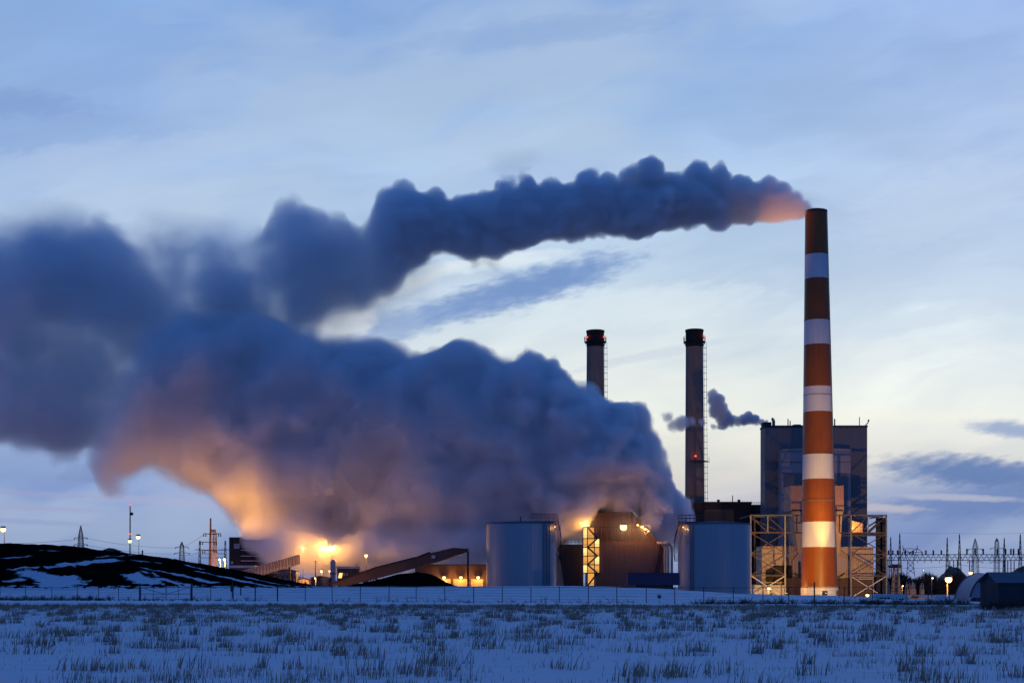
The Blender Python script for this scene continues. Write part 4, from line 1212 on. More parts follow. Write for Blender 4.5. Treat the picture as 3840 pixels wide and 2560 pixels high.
for px, Y, h, lab, sd in ((1196, 490, 8.0, 'dark bushy tree left of the low lamp by the silo', 3), (1140, 470, 5.5, 'dark round tree behind the tiny tan hut', 4),
                          (1270, 500, 12.5, 'dark tree behind the low red brick building', 5), (1352, 480, 11.0, 'bare tree just left of the starry pole lamp', 6),
                          (1385, 478, 12.0, 'bare tree just right of the starry pole lamp', 7), (1425, 482, 10.5, 'bare tree at the upper edge of the long conveyor gallery', 8),
                          (1480, 490, 9.5, 'hazy bare tree behind the long gallery, midway along', 9), (1560, 490, 12.0, 'hazy bare tree behind the upper part of the long gallery', 10),
                          (1715, 500, 11.5, 'dark bush-like tree over the garage roof at the gallery end', 11), (1086, 520, 13.5, 'slim dark conifer-like tree at the dark building corner', 12)):
    tree(px, float(Y), h, lab, seed=sd)

# ---------------------------------------------------------------- left skyline
def pylon(px, pytop, pybase, Y, arms, w0, label, tw=0.28, kink=None):
    tw *= 0.62
    x = X(px, Y); z1 = Z(pytop, Y); z0 = Z(pybase, Y); S = Y / K
    t = thing('lattice_pylon', label, 'pylon', (x, Y, z0), 'steel pylons on the skyline')
    mb = MB()
    zk = Z(kink, Y) if kink else z0 + (z1 - z0) * 0.72
    wk = w0 * 0.62
    mb.lattice(x, Y, z0, zk, w0, wk, 6, tw); mb.lattice(x, Y, zk, z1, wk, 0.12, 4, tw * 0.85)
    mb.build('mast', M_DARK, t)
    for py, hw in arms:
        z = Z(py, Y); a = MB()
        for s in (-1, 1):
            e = Vector((x + s * hw * S, Y, z)); a.bar(Vector((x, Y, z + 0.9)), e, tw * 0.8).bar(Vector((x, Y, z - 0.2)), e, tw * 0.9)
        ao = a.build('cross_arm', M_DARK, t)
        for s in (-1, 1):
            e = Vector((x + s * hw * S, Y, z)); MB().tube(e, e - Vector((0, 0, 5 * S)), 0.2, 0.28, 6).build('insulator', M_DARK, ao)
    return t
pylon(303, 1970, 2066, 720.0, [(2016, 24), (2041, 25)], 1.35, 'lattice pylon with two short arms above the coal pile', 0.3, 2002)
pylon(682, 2030, 2130, 800.0, [(2051, 24), (2073, 28)], 1.5, 'lattice pylon with two arms between green lamps and brown pole', 0.3, 2046)
# brown transmission pole
YP = 560.0
t = thing('transmission_pole', 'thick brown steel transmission pole with three arms, next to a lit lattice column', 'pole', (X(788, YP), YP, PLANT))
MB().tube(Vector((X(786, YP), YP, PLANT)), P(790, 1942, YP), 0.75, 0.3, 12).build('pole', M_BRICK, t)
for py, l, r_ in ((2001, 764, 828), (2032, 752, 812), (2063, 760, 812)):
    a = MB().bar(P(l, py - 2, YP - 0.6), P(788, py + 1, YP - 0.6), 0.3).bar(P(788, py + 1, YP - 0.6), P(r_, py - 2, YP - 0.6), 0.3).build('cross_arm', M_DARK, t)
    for px in (l, l + 8, r_, r_ - 8): MB().tube(P(px, py, YP - 0.6), P(px, py + 10, YP - 0.6), 0.16, 0.24, 6).build('insulator', M_DARK, a)
t = thing('lattice_column', 'lamplit lattice column with a boxy head, hugging the brown pole', 'tower', (X(799, YP), YP + 3, PLANT))
MB().lattice(X(799, YP), YP + 3, PLANT, Z(1995, YP), 0.75, 0.6, 16, 0.22).build('mast', M_TAN, t)
MB().pbox(791, 1984, 807, 1997, YP + 2.2, 1.6).build('head', M_TAN, t)
for px, pyt, lab in ((749, 2026, 'slim lattice switchyard mast left of the brown transmission pole'), (845, 2026, 'slim lattice switchyard mast between brown pole and dark building')):
    x = X(px, 600.0); t = thing('switchyard_mast', lab, 'mast', (x, 600.0, PLANT), 'switchyard masts')
    MB().lattice(x, 600.0, PLANT, Z(pyt, 600.0), 0.75, 0.2, 9, 0.12, 0.07).build('mast', M_DARK, t)
    MB().bar((x - 2, 600, Z(2060, 600.0)), (x + 2, 600, Z(2060, 600.0)), 0.25).build('cross_arm', M_DARK, t)
t = thing('bus_girder', 'thin horizontal switchyard girders strung behind the brown transmission pole', 'girder', P(790, 2080, 600.0))
mb = MB()
for py in (2061, 2075, 2090): mb.bar(P(749, py, 600.6), P(845, py, 600.6), 0.2)
mb.build('girder', M_DARK, t)
# radio mast
YM = 640.0; x = X(488, YM)
t = thing('radio_mast', 'very thin radio mast with red lights and a dish, behind the coal pile', 'mast', (x, YM, PLANT))
MB().lattice(x, YM, PLANT, Z(1896, YM), 0.34, 0.16, 40, 0.10, 0.05).build('mast', M_DARK, t)
MB().tube((x + 0.3, YM - 0.4, Z(1926, YM)), (x + 1.3, YM - 0.6, Z(1926, YM)), 0.7, 0.7, 14).build('dish', M_DARK, t)
for px, py in ((485, 2001), (491, 2001), (489, 1893)):
    MB().ball(P(px, py, YM - 0.6), 0.33).build('beacon', M_REDL, t, True)
for px, py, Y, c, ln, pw, lab, r in ((12, 1984, 420.0, SODIUM, None, 800, 'orange street lamp on a thin pole at the far left of the coal pile', 0.75),
                                     (487, 2028, 470.0, (0.8, 1.0, 0.5), M_LAMPW, 350, 'lower greenish lamp of the two, at the foot of the radio mast', 0.62),
                                     (518, 2013, 470.0, (0.8, 1.0, 0.5), M_LAMPW, 450, 'higher greenish lamp of the two, right of the radio mast', 0.72)):
    lamp(px, py, Y, pw, lab, name='street_lamp', r=r, col=c, lens=ln)
Yh = 360.0
zb = float(coal_h(np.array([X(408, Yh)]), np.array([Yh]))[0])
t = thing('hilltop_hut', 'small tan gabled hut peeking over the crest of the coal pile', 'hut', (X(408, Yh), Yh, zb))
MB().pprism([(382, 2095), (382, 2064), (408, 2055), (435, 2064), (435, 2095)], Yh, 4).build('wall', M_TAN, t)
MB().pprism([(379, 2066), (408, 2056), (438, 2066), (438, 2063), (408, 2053), (379, 2063)], Yh - 0.3, 4.6).build('roof', M_BRICK, t)
t = thing('marker_post', 'short dark stub post standing on the crest right of the greenish lamps', 'post', P(534, 2080, 320.0))
MB().tube(P(534, 2085, 320.0), P(534, 2065, 320.0), 0.16, None, 8).build('post', M_DARK, t); MB().ball(P(534, 2065, 320.0), 0.2, 8, 5).build('cap', M_DARK, t)

def cable(name, label, pts, r, sag=1.0, mat_=M_DARK, group=None):
    mb = MB()
    for a, b in zip(pts[:-1], pts[1:]):
        pr = None
        for k in range(17):
            f = k / 16; p = a.lerp(b, f); p.z -= sag * 4 * f * (1 - f)
            if pr is not None: mb.tube(pr, p, r, None, 3, False)
            pr = p
    o = mb.build(name, mat_)
    return tag(o, label, 'power line', group)
cable('power_line', 'upper power line sagging from the pylon arm over the coal pile', [P(-300, 2040, 560.0), P(327, 2018, 720.0), P(660, 2053, 800.0), P(764, 2003, 560.0)], 0.07, 1.2)
cable('power_line', 'lower power line sagging from the pylon arm over the coal pile', [P(-300, 2066, 560.0), P(327, 2043, 720.0), P(660, 2076, 800.0), P(760, 2065, 560.0)], 0.07, 1.2)

# ---------------------------------------------------------------- substation on the right
YX = 820.0; SX = YX / K
t = thing('bus_gantry', 'very long horizontal lattice gantry carrying insulators across the substation', 'gantry', (X(3540, YX), YX, PLANT))
mb = MB()
for yy in (YX - 0.9, YX + 0.9):
    for py in (2078, 2100):
        mb.bar(P(3240, py, yy), P(3900, py, yy), 0.38)
    for k in range(66):
        a, b = 3240 + k * 10, 3250 + k * 10
        mb.bar(P(a, 2100 if k % 2 else 2078, yy), P(b, 2078 if k % 2 else 2100, yy), 0.22)
mb.bar(P(3240, 2089, YX - 0.9), P(3900, 2089, YX - 0.9), 0.22)
mb.build('girder', M_BROWNST, t)
for px in (3290, 3318, 3332, 3348, 3366, 3395, 3424, 3472, 3500, 3530, 3626, 3657, 3687, 3740, 3771, 3791, 3801, 3819):
    hgt = 16 if px < 3560 else 22
    b = MB().tube(P(px, 2078, YX), P(px, 2078 - hgt, YX), 0.42, 0.42, 8)
    for k in range(4): b.tube(P(px, 2076 - k * hgt / 4.2, YX), P(px, 2075 - k * hgt / 4.2, YX), 0.75, 0.5, 8)
    b.build('insulator', M_DARK, t)
for px in (3297, 3312, 3330, 3344, 3562, 3576, 3590, 3636, 3649, 3766, 3779, 3791, 3803):
    MB().bar(P(px, 2100, YX), Vector((X(px, YX), YX, PLANT)), 0.42).build('column', M_BROWNST, t)
for px in (3441, 3467, 3493, 3523):
    MB().tube(P(px, 2101, YX - 0.5), P(px, 2110, YX - 0.5), 0.14, None, 6).build('drop_insulator', M_DARK, t)
def smast(px, pt, Y, lab, w=1.3):
    x = X(px, Y); t = thing('lattice_mast', lab, 'mast', (x, Y, PLANT), 'pointed lattice masts of the substation')
    MB().lattice(x, Y, PLANT, Z(pt + 6, Y), w, 0.14, 11, 0.17, 0.09).build('mast', M_DARK, t)
    MB().tube(P(px, pt + 8, Y), P(px, pt, Y), 0.12, 0.05, 5).build('tip', M_DARK, t)
smast(3340, 2008, 830.0, 'pointed lattice mast nearest the steel frame', 1.0); smast(3374, 1995, 815.0, 'tall pointed lattice mast left of the winged pylon')
smast(3552, 2010, 830.0, 'pointed lattice mast right above the brightest substation lamp', 1.1); smast(3598, 1997, 815.0, 'tall pointed lattice mast in the middle of the gantry')
smast(3766, 2012, 830.0, 'shorter pointed lattice mast above the quonset roof end', 1.1); smast(3826, 1997, 815.0, 'tall pointed lattice mast closest to the right end of the gantry')
pylon(3657, 2018, 2160, 880.0, [(2058, 26), (2105, 28)], 1.9, 'broad lattice pylon with wide drooping arms behind the gantry', 0.3, 2048)
pylon(3738, 2017, 2160, 880.0, [(2055, 24), (2106, 24)], 1.5, 'narrow lattice pylon with arms above the quonset peak', 0.3, 2030)
# winged pylon
Yw = 860.0
t = thing('winged_pylon', 'wide Y-shaped lattice pylon with a raised horizontal beam', 'pylon', (X(3414, Yw), Yw, PLANT))
mb = MB()
for a, b in (((3400, 2160), (3404, 2105)), ((3430, 2160), (3424, 2105)), ((3400, 2150), (3428, 2130)), ((3430, 2150), (3402, 2130)), ((3402, 2130), (3424, 2108)), ((3426, 2130), (3404, 2108)),
             ((3404, 2105), (3386, 2056)), ((3424, 2105), (3440, 2056)), ((3386, 2056), (3386, 2044)), ((3440, 2056), (3440, 2044)), ((3386, 2056), (3440, 2056)), ((3386, 2056), (3412, 2070)), ((3440, 2056), (3412, 2070)),
             ((3382, 2070), (3460, 2070)), ((3440, 2056), (3460, 2070)), ((3404, 2105), (3424, 2105)), ((3396, 2082), (3412, 2070)), ((3432, 2082), (3412, 2070))):
    for dy in (-0.7, 0.7): mb.bar(P(*a, Yw + dy), P(*b, Yw + dy), 0.3)
mb.build('mast', M_DARK, t)
for px in (3384, 3412, 3458): MB().tube(P(px, 2070, Yw), P(px, 2080, Yw), 0.3, 0.4, 6).build('insulator', M_DARK, t)
cable('power_line', 'upper thin wire strung between the tips of the tall substation masts', [P(3374, 1996, 815.0), P(3598, 1998, 815.0), P(3826, 1998, 815.0), P(4050, 1998, 815.0)], 0.05, 0.4)
cable('power_line', 'long sagging wire crossing low behind the substation gantry', [P(3270, 2120, 900.0), P(3600, 2116, 900.0), P(3900, 2122, 900.0)], 0.09, 1.8)
# lit lattice stand, bus work, transformers
Yl = 640.0
t = thing('lattice_stand', 'lamplit lattice stand with a dark head beside the steel frame', 'tower', (X(3360, Yl), Yl, PLANT))
MB().lattice(X(3360, Yl), Yl, PLANT, Z(2128, Yl), 1.6, 0.9, 5, 0.34).build('legs', M_TAN, t)
MB().pprism([(3340, 2128), (3336, 2120), (3350, 2114), (3372, 2114), (3384, 2120), (3380, 2128)], Yl - 1.2, 2.4).build('head', M_BROWNST, t)
for px, w, lab in ((3335, 10, 'lamplit breaker set left of the lattice stand legs'), (3403, 10, 'pale pole-shaped breaker right of the lattice stand'), (3424, 24, 'broad low transformer bank glowing in the lamplight'), (3460, 14, 'dim transformer nearest the brightest substation lamp')):
    Y = 650.0; x = X(px, Y)
    t = thing('transformer', lab, 'transformer', (x, Y, PLANT), 'switchgear in the lamplit yard')
    hw = w * Y / K / 2
    MB().box(x - hw, x + hw, Y, Y + 2.4, PLANT, PLANT + 2.6).build('tank', M_TAN, t)
    b = MB()
    for k in range(3 if w < 20 else 5):
        xx = x - hw * 0.8 + 1.6 * hw * k / (2 if w < 20 else 4)
        b.tube((xx, Y + 1.2, PLANT + 2.6), (xx, Y + 1.2, PLANT + random.uniform(4.4, 6.4)), 0.16, 0.12, 6)
    b.build('bushing', M_PALE, t)
lamp(3557, 2171, 330.0, 9000, 'brightest pole lamp of the substation, left of the quonset', r=0.8, pole=-1.5)
lamp(3640, 2147, 330.0, 1100, 'smaller pole lamp just over the quonset roof', r=0.4, pole=-1.5)
lamp(3497, 2166, 480.0, 300, 'small round lamp left of the brightest substation lamp', r=0.32)
lamp(3463, 2137, 700.0, 90, 'dim white lamp among the treetops behind the gantry', r=0.25, col=(0.8, 0.9, 1.0), lens=M_PALE)
lamp(3385, 2196, 615.0, 2600, 'yard lamp on a short pole among the lamplit switchgear', r=0.25)
# far wood and mounds
mb = MB()
for k in range(1500):
    px = random.uniform(3262, 3660) if k < 1250 else random.uniform(3660, 3900)
    Y = random.uniform(700, 760); x = X(px, Y)
    h = random.uniform(6.5, 12.0) * (0.85 + 0.15 * math.sin(px * 0.06)) * (1 if px < 3660 else 0.9)
    a = Vector((x, Y, PLANT)); top = a + Vector((random.gauss(0, 0.5), 0, h))
    mb.tube(a, top, 0.2, 0.05, 3, False)
    for q in range(11):
        s = a.lerp(top, random.uniform(0.15, 0.9)); mb.tube(s, s + Vector((random.gauss(0, 1.2), random.gauss(0, 0.6), random.uniform(0.4, 2.2))), 0.12, 0.03, 3, False)
tag(mb.build('far_wood', M_TWIG), 'dark bare wood in a long belt behind the substation yard', 'wood', kind='stuff')
def mound(px0, px1, pyt, Y, dep, name, m, label=None, cat=None, base=None):
    """irregular heap"""
    xa, xb = X(px0, Y), X(px1, Y); n, k = 36, 14; base = PLANT if base is None else base
    hz = Z(pyt, Y) - base; rows = []
    sd = random.uniform(0, 50)
    for j in range(k + 1):
        t_ = j / k; r = []
        for i in range(n + 1):
            s = i / n
            f = (math.sin(math.pi * s) ** 0.75) * (math.sin(math.pi * t_) ** 0.75)
            nz = float(fbm(np.array([s * 4 + sd]), np.array([t_ * 3.0]), np.array([sd]), 4)[0])
            r.append((xa + (xb - xa) * s, Y - dep / 2 + dep * t_, base - 0.15 + hz * f * (1 + 0.35 * nz)))
        rows.append(r)
    mb = MB()
    for a, b in zip(rows[:-1], rows[1:]):
        for i in range(n): mb._add([a[i], a[i + 1], b[i + 1], b[i]], [(0, 1, 2, 3)])
    o = mb.build(name, m, None, True)
    if label: tag(o, label, cat)
    else: o['kind'] = 'structure'
    return o
def earth_material():
    m = bpy.data.materials.new('earth_over_snow'); m.use_nodes = True
    g = G(m.node_tree); b = m.node_tree.nodes['Principled BSDF']
    pos = g.n('ShaderNodeNewGeometry').outputs['Position']
    z = g.add(g.sep(pos)[2], g.mul(g.sub(g.noise(pos, 0.08, 4.0), 0.5), 3.0))
    g.put(b.inputs['Base Color'], g.mix(g.ss(z, 7.0, 8.0), (0.62, 0.60, 0.62, 1), (0.15, 0.09, 0.06, 1)))
    b.inputs['Roughness'].default_value = 0.95
    return m
M_EARTH = earth_material()
mound(3520, 3632, 2122, 1000.0, 60, 'earth_mound', M_EARTH, 'low brown earth mound behind the middle gantry masts', 'mound')
mound(3745, 3940, 2124, 1000.0, 60, 'earth_mound', M_EARTH, 'low brown earth mound at the far right behind the gantry', 'mound')
M_DIRTY = mat('dirty_snow', (0.48, 0.46, 0.48), 0.8, 0, 0.35, 0.7, bump=0.1)
mound(3462, 3625, 2232, 160.0, 7, 'snow_pile', M_DIRTY, 'dirty ploughed snow heap below the brightest substation lamp', 'snow heap', float(ground_h(X(3540, 160), 160)))
mound(3625, 3652, 2236, 205.0, 2, 'snow_pile', M_DIRTY, 'small pale snow heap at the left foot of the quonset', 'snow heap', float(ground_h(X(3640, 205), 205)) - 0.1)

# quonset and shed
YQ = 262.0; xq = X(3731, YQ); zq = float(ground_h(xq, YQ)) - 0.2
rq = (3731 - 3636) * YQ / K; hq = Z(2147, YQ) - zq
t = thing('quonset_hut', 'arched grey metal quonset hut behind the dark shed', 'quonset', (xq, YQ, zq))
arc = [(xq + rq * math.cos(a), zq + hq * math.sin(a)) for a in np.linspace(0, math.pi, 29)]
MB().prism(arc, YQ + 0.3, YQ + 9.0).build('wall', M_QUON, t)
for yy in (YQ + 0.05, YQ + 8.9):
    mb = MB()
    for a, b in zip(arc[:-1], arc[1:]): mb.bar((a[0], yy, a[1]), (b[0], yy, b[1]), 0.22)
    mb.build('rib', M_DARK, t)
YK = 118.0
xa, xb, xc = X(3719, YK), X(3744, YK), X(3960, YK)
zs = float(ground_h(xb, YK)) - 0.05; zr = Z(2146, YK + 1.4); ze = Z(2182, YK)
t = thing('dark_shed', 'dark gabled board shed at the right edge of the snowy field', 'shed', (xb, YK, zs))
MB()._add([(xb, YK, zs), (xb, YK, ze), (xb - 0.2, YK + 1.6, zr), (xa + 0.1, YK + 3.2, ze), (xa + 0.1, YK + 3.2, zs), (xc, YK, zs), (xc, YK, ze), (xc, YK + 1.6, zr), (xc, YK + 3.2, ze), (xc, YK + 3.2, zs)],
          [(0, 1, 2, 3, 4), (9, 8, 7, 6, 5), (0, 5, 6, 1), (4, 3, 8, 9)]).build('wall', M_SHED, t)
MB()._add([(xb - 0.3, YK - 0.2, ze - 0.05), (xc, YK - 0.2, ze - 0.05), (xc, YK + 1.6, zr + 0.05), (xb - 0.45, YK + 1.6, zr + 0.05), (xa - 0.15, YK + 3.4, ze - 0.05), (xc, YK + 3.4, ze - 0.05)],
          [(0, 1, 2, 3), (3, 2, 5, 4)]).build('roof', M_GREYST, t)
# old machinery and odds and ends
t = thing('oil_drums', 'clutter of dark rusty drums lying before the quonset', 'drums', (X(3668, 200), 200, float(ground_h(X(3668, 200), 200))))
for k, px in enumerate((3652, 3664, 3676, 3686)):
    x = X(px, 200.0); z = float(ground_h(x, 200.0))
    b = MB().tube((x, 200.0 + k * 0.2, z + 0.3), (x + 0.1, 200.9 + k * 0.2, z + 0.32), 0.32, None, 14).build('drum', M_BROWNST if k % 2 else M_DARK, t, True)
Yt = 210.0; zt0 = float(ground_h(X(3340, Yt), Yt))
t = thing('office_trailer', 'low white office trailer with dark windows behind the fence', 'trailer', (X(3338, Yt), Yt, zt0))
MB().box(X(3276, Yt), X(3402, Yt), Yt, Yt + 2.6, zt0 - 0.3, Z(2229, Yt)).build('body', M_WHITE, t)
MB().box(X(3274, Yt), X(3404, Yt), Yt - 0.1, Yt + 2.7, Z(2229, Yt), Z(2226.5, Yt)).build('roof', M_CLEAN, t)
for a, b, c, d in ((3300, 2239, 3312, 2248), (3316, 2238, 3324, 2246), (3328, 2238, 3337, 2248), (3370, 2244, 3390, 2252)):
    MB().pbox(a, c - 1000 if False else b, c if False else c, d, Yt - 0.06, 0.05).build('window', M_GLASS, t)
# pickup truck
Yk = 330.0; x0 = X(3408, Yk); x1 = X(3470, Yk); z = float(ground_h(x0, Yk))
t = thing('pickup_truck', 'dark parked pickup truck beside the white office trailer', 'truck', ((x0 + x1) / 2, Yk, z))
L = x1 - x0
MB().prism([(x0, z + 0.5), (x0, z + 1.05), (x0 + L * 0.24, z + 1.12), (x0 + L * 0.34, z + 1.75), (x0 + L * 0.60, z + 1.75), (x0 + L * 0.63, z + 1.1), (x1, z + 1.1), (x1, z + 0.5)], Yk, Yk + 1.8).build('body', M_GREYST, t)
MB().prism([(x0 + L * 0.29, z + 1.16), (x0 + L * 0.36, z + 1.66), (x0 + L * 0.58, z + 1.66), (x0 + L * 0.60, z + 1.16)], Yk - 0.02, Yk + 0.02).build('window', M_GLASS, t)
for f in (0.18, 0.8):
    MB().tube((x0 + L * f, Yk - 0.05, z + 0.4), (x0 + L * f, Yk + 0.25, z + 0.4), 0.4, None, 16).build('wheel', M_DARK, t)


# ---------------------------------------------------------------- smoke and steam
def hull_from(mask, origin, vox, f):
    """smooth closed skin round a voxel mask, coarsened f times"""
    nx, ny, nz = [int(math.ceil(s / f)) for s in mask.shape]
    pad = np.zeros((nx * f, ny * f, nz * f), bool); pad[:mask.shape[0], :mask.shape[1], :mask.shape[2]] = mask
    m = pad.reshape(nx, f, ny, f, nz, f).any((1, 3, 5))
    M = np.zeros((nx + 4, ny + 4, nz + 4), bool); M[2:-2, 2:-2, 2:-2] = m
    D = M.copy()
    for ax in range(3):
        for s in (-1, 1): D |= np.roll(M, s, ax)
    M = D
    NX, NY, NZ = [s + 1 for s in M.shape]
    quads = []
    offs = {0: [(0, 0, 0), (0, 1, 0), (0, 1, 1), (0, 0, 1)], 1: [(0, 0, 0), (0, 0, 1), (1, 0, 1), (1, 0, 0)], 2: [(0, 0, 0), (1, 0, 0), (1, 1, 0), (0, 1, 0)]}
    for ax in range(3):
        A = np.zeros(tuple(s + (1 if i == ax else 0) for i, s in enumerate(M.shape)), np.int8)
        sl = [slice(None)] * 3; sl[ax] = slice(0, -1); A[tuple(sl)] += M
        sl[ax] = slice(1, None); A[tuple(sl)] -= M
        for sign in (1, -1):
            idx = np.argwhere(A == sign)
            c = np.stack([(idx + np.array(o)) for o in offs[ax]], 1)
            ids = (c[..., 0] * NY + c[..., 1]) * NZ + c[..., 2]
            quads.append(ids[:, ::-1] if sign == 1 else ids)
    Q = np.concatenate(quads)
    uid, inv = np.unique(Q, return_inverse=True); Q = inv.reshape(-1, 4)
    V = np.stack([uid // (NY * NZ), (uid // NZ) % NY, uid % NZ], -1).astype(float)
    E = np.concatenate([Q[:, [0, 1]], Q[:, [1, 2]], Q[:, [2, 3]], Q[:, [3, 0]]])
    for _ in range(4):
        acc = np.zeros_like(V); cnt = np.zeros(len(V))
        np.add.at(acc, E[:, 0], V[E[:, 1]]); np.add.at(cnt, E[:, 0], 1); np.add.at(acc, E[:, 1], V[E[:, 0]]); np.add.at(cnt, E[:, 1], 1)
        V = 0.5 * V + 0.5 * acc / cnt[:, None]
    V = origin + (V - 2) * vox * f
    me = bpy.data.meshes.new('smoke'); me.from_pydata(V.tolist(), [], Q.tolist()); me.validate()
    for p in me.polygons: p.use_smooth = True
    return me


def worley(x, y, z, seed):
    xi, yi, zi = np.floor(x).astype(np.int64), np.floor(y).astype(np.int64), np.floor(z).astype(np.int64)
    best = np.full(x.shape, 9.0, np.float32)
    for a in (-1, 0, 1):
        for b in (-1, 0, 1):
            for c in (-1, 0, 1):
                i, j, k = (xi + a) & 63, (yi + b) & 63, (zi + c) & 63
                dx = xi + a + 0.5 + 0.42 * VT[seed % 4][i, j, k] - x
                dy = yi + b + 0.5 + 0.42 * VT[(seed + 1) % 4][i, j, k] - y
                dz = zi + c + 0.5 + 0.42 * VT[(seed + 2) % 4][i, j, k] - z
                best = np.minimum(best, dx * dx + dy * dy + dz * dz)
    return np.sqrt(best)


def billow(F, x, y, z, sizes, amps, reach):
    """adds cauliflower lobes of the given sizes (m) where the field is near its surface"""
    k = np.abs(F) < reach
    X_, Y_, Z_ = x[k], y[k], z[k]
    wx = fbm(X_ * 0.07, Y_ * 0.07, Z_ * 0.07, 2, 0.5, 1) * 3.0
    wz = fbm(X_ * 0.07 + 9, Y_ * 0.07, Z_ * 0.07, 2, 0.5, 2) * 3.0
    add = 0.0
    for i, (sz, am) in enumerate(zip(sizes, amps)):
        add = add + (0.52 - worley((X_ + wx) / sz + i * 7.7, Y_ / sz, (Z_ + wz) / sz, i)) * 2 * am
    out = F.copy(); out[k] = F[k] + add * (am_mask(F[k], reach))
    return out


def am_mask(F, reach): return sstep(reach, reach * 0.6, np.abs(F))


def smoke_object(name, label, cat, field, lo, hi, vox, dens, colr, aniso=0.1, hull=2, step=4.0, fine=(0.35, 0.55)):
    lo = np.array(lo, float); n = np.ceil((np.array(hi, float) - lo) / vox).astype(int)
    ax = [lo[i] + (np.arange(n[i]) + 0.5) * vox for i in range(3)]
    XX, YY, ZZ = np.meshgrid(*ax, indexing='ij')
    D, T = field(XX, YY, ZZ)
    D = np.clip(D, 0, 1).astype(np.float32); T = np.clip(T, 0, 3).astype(np.float32)
    D[0] = D[-1] = 0; D[:, 0] = D[:, -1] = 0; D[:, :, 0] = D[:, :, -1] = 0
    me = hull_from((D > 0.06) & (T > 0.004), lo, vox, hull)
    o = bpy.data.objects.new(name, me); COL.objects.link(o)
    tag(o, label, cat)
    # density table: slices along y side by side in one picture made here
    C = int(math.ceil(math.sqrt(n[1] * n[2] / n[0]))); C = max(1, C); R = int(math.ceil(n[1] / C))
    W, H = C * n[0], R * n[2]
    buf = np.zeros((H, W, 4), np.float32); buf[..., 3] = 1
    for k in range(n[1]):
        r, c = divmod(k, C)
        buf[r * n[2]:(r + 1) * n[2], c * n[0]:(c + 1) * n[0], 0] = D[:, k, :].T
        buf[r * n[2]:(r + 1) * n[2], c * n[0]:(c + 1) * n[0], 1] = T[:, k, :].T
    im = bpy.data.images.new(name + '_density', W, H, alpha=False, float_buffer=True, is_data=True)
    im.pixels.foreach_set(buf.ravel()); im.update(); im.pack()
    m = bpy.data.materials.new(name); m.use_nodes = True
    t = m.node_tree; t.nodes.clear(); g = G(t)
    pos = g.n('ShaderNodeNewGeometry').outputs['Position']
    p = g.sep(pos)
    size = n * vox
    u = g.m('DIVIDE', g.sub(p[0], float(lo[0])), float(size[0]), clamp=True)
    w = g.m('DIVIDE', g.sub(p[2], float(lo[2])), float(size[2]), clamp=True)
    s = g.sub(g.div(g.sub(p[1], float(lo[1])), float(vox)), 0.5)
    s = g.mn(g.mx(s, 0.0), float(n[1] - 1.001))
    s0 = g.m('FLOOR', s); fr_ = g.sub(s, s0)
    def look(si):
        row = g.m('FLOOR', g.div(g.add(si, 0.5), float(C)))
        colm = g.sub(si, g.mul(row, float(C)))
        tn = g.n('ShaderNodeTexImage', image=im, interpolation='Linear', extension='EXTEND')
        g.put(tn.inputs[0], g.xyz(g.div(g.add(colm, u), float(C)), g.div(g.add(row, w), float(R)), 0.0))
        return g.sep(tn.outputs[0])[0:2]
    (d0, t0), (d1, t1) = look(s0), look(g.add(s0, 1.0))
    d = g.add(d0, g.mul(g.sub(d1, d0), fr_)); thick = g.add(t0, g.mul(g.sub(t1, t0), fr_))
    if fine:
        nz = g.noise(pos, fine[0], 5.0, 0.62)
        d = g.m('MULTIPLY', g.sub(d, g.mul(g.mul(g.sub(1.0, d), fine[1]), nz)), 1.0 / (1.0), clamp=True)
    v = g.n('ShaderNodeVolumePrincipled')
    v.inputs['Color'].default_value = (*colr, 1); v.inputs['Anisotropy'].default_value = aniso
    g.put(v.inputs['Density'], g.mul(g.mul(d, thick), dens))
    out = g.n('ShaderNodeOutputMaterial'); t.links.new(v.outputs[0], out.inputs['Volume'])
    bb = np.array([vx.co[:] for vx in me.vertices]); ext = bb.max(0) - bb.min(0)
    m.cycles.volume_step_rate = step / (float(np.max(ext)) / 10.0) if False else 1.0
    m.cycles.volume_sampling = 'MULTIPLE_IMPORTANCE'
    m.cycles.volume_step_rate = step / (float(np.mean(ext)) / 10.0)
    me.materials.append(m)
    return o


def poly(pts, Y, sm=1):
    a = sorted(((X(px, Y), Z(py, Y)) for px, py in pts))
    xs, zs = np.array([q[0] for q in a]), np.array([q[1] for q in a])
    xx = np.arange(xs[0], xs[-1], 0.25); zz = np.interp(xx, xs, zs)
    n = 12 * sm
    k = np.exp(-0.5 * (np.arange(-n, n + 1) / (4.5 * sm)) ** 2); k /= k.sum()
    zz = np.convolve(np.pad(zz, n, 'edge'), k, 'valid')
    return lambda x: np.interp(x, xx, zz)


def c6(u, v): return (1300 + 0.7653 * u, 550 + 0.7653 * v)
TOP_B = [(3098, 782), (3080, 768)] + [c6(*q) for q in ((2290, 300), (2250, 268), (2200, 225), (2100, 195), (2000, 185), (1900, 205), (1800, 170), (1700, 150), (1550, 150), (1400, 160), (1250, 165), (1100, 175), (1000, 160), (900, 185), (750, 190), (650, 205),
                          (550, 245), (450, 235), (350, 190), (240, 165), (150, 190), (110, 260), (70, 325))]
LOBES = [c6(u, v) + (r * 0.7653,) for u, v, r in ((180, 215, 80), (275, 185, 92), (425, 245, 85), (600, 255, 78), (690, 222, 66), (775, 205, 80), (785, 145, 72), (890, 190, 84), (1005, 182, 80), (1090, 205, 55), (1190, 190, 80), (1190, 126, 80), (1275, 170, 76),
         (1395, 142, 78), (1480, 190, 84), (1492, 130, 84), (1590, 172, 84), (1728, 138, 80), (1815, 160, 70), (1950, 182, 66), (2058, 196, 58), (2136, 212, 52), (2200, 256, 40), (2240, 290, 30))]
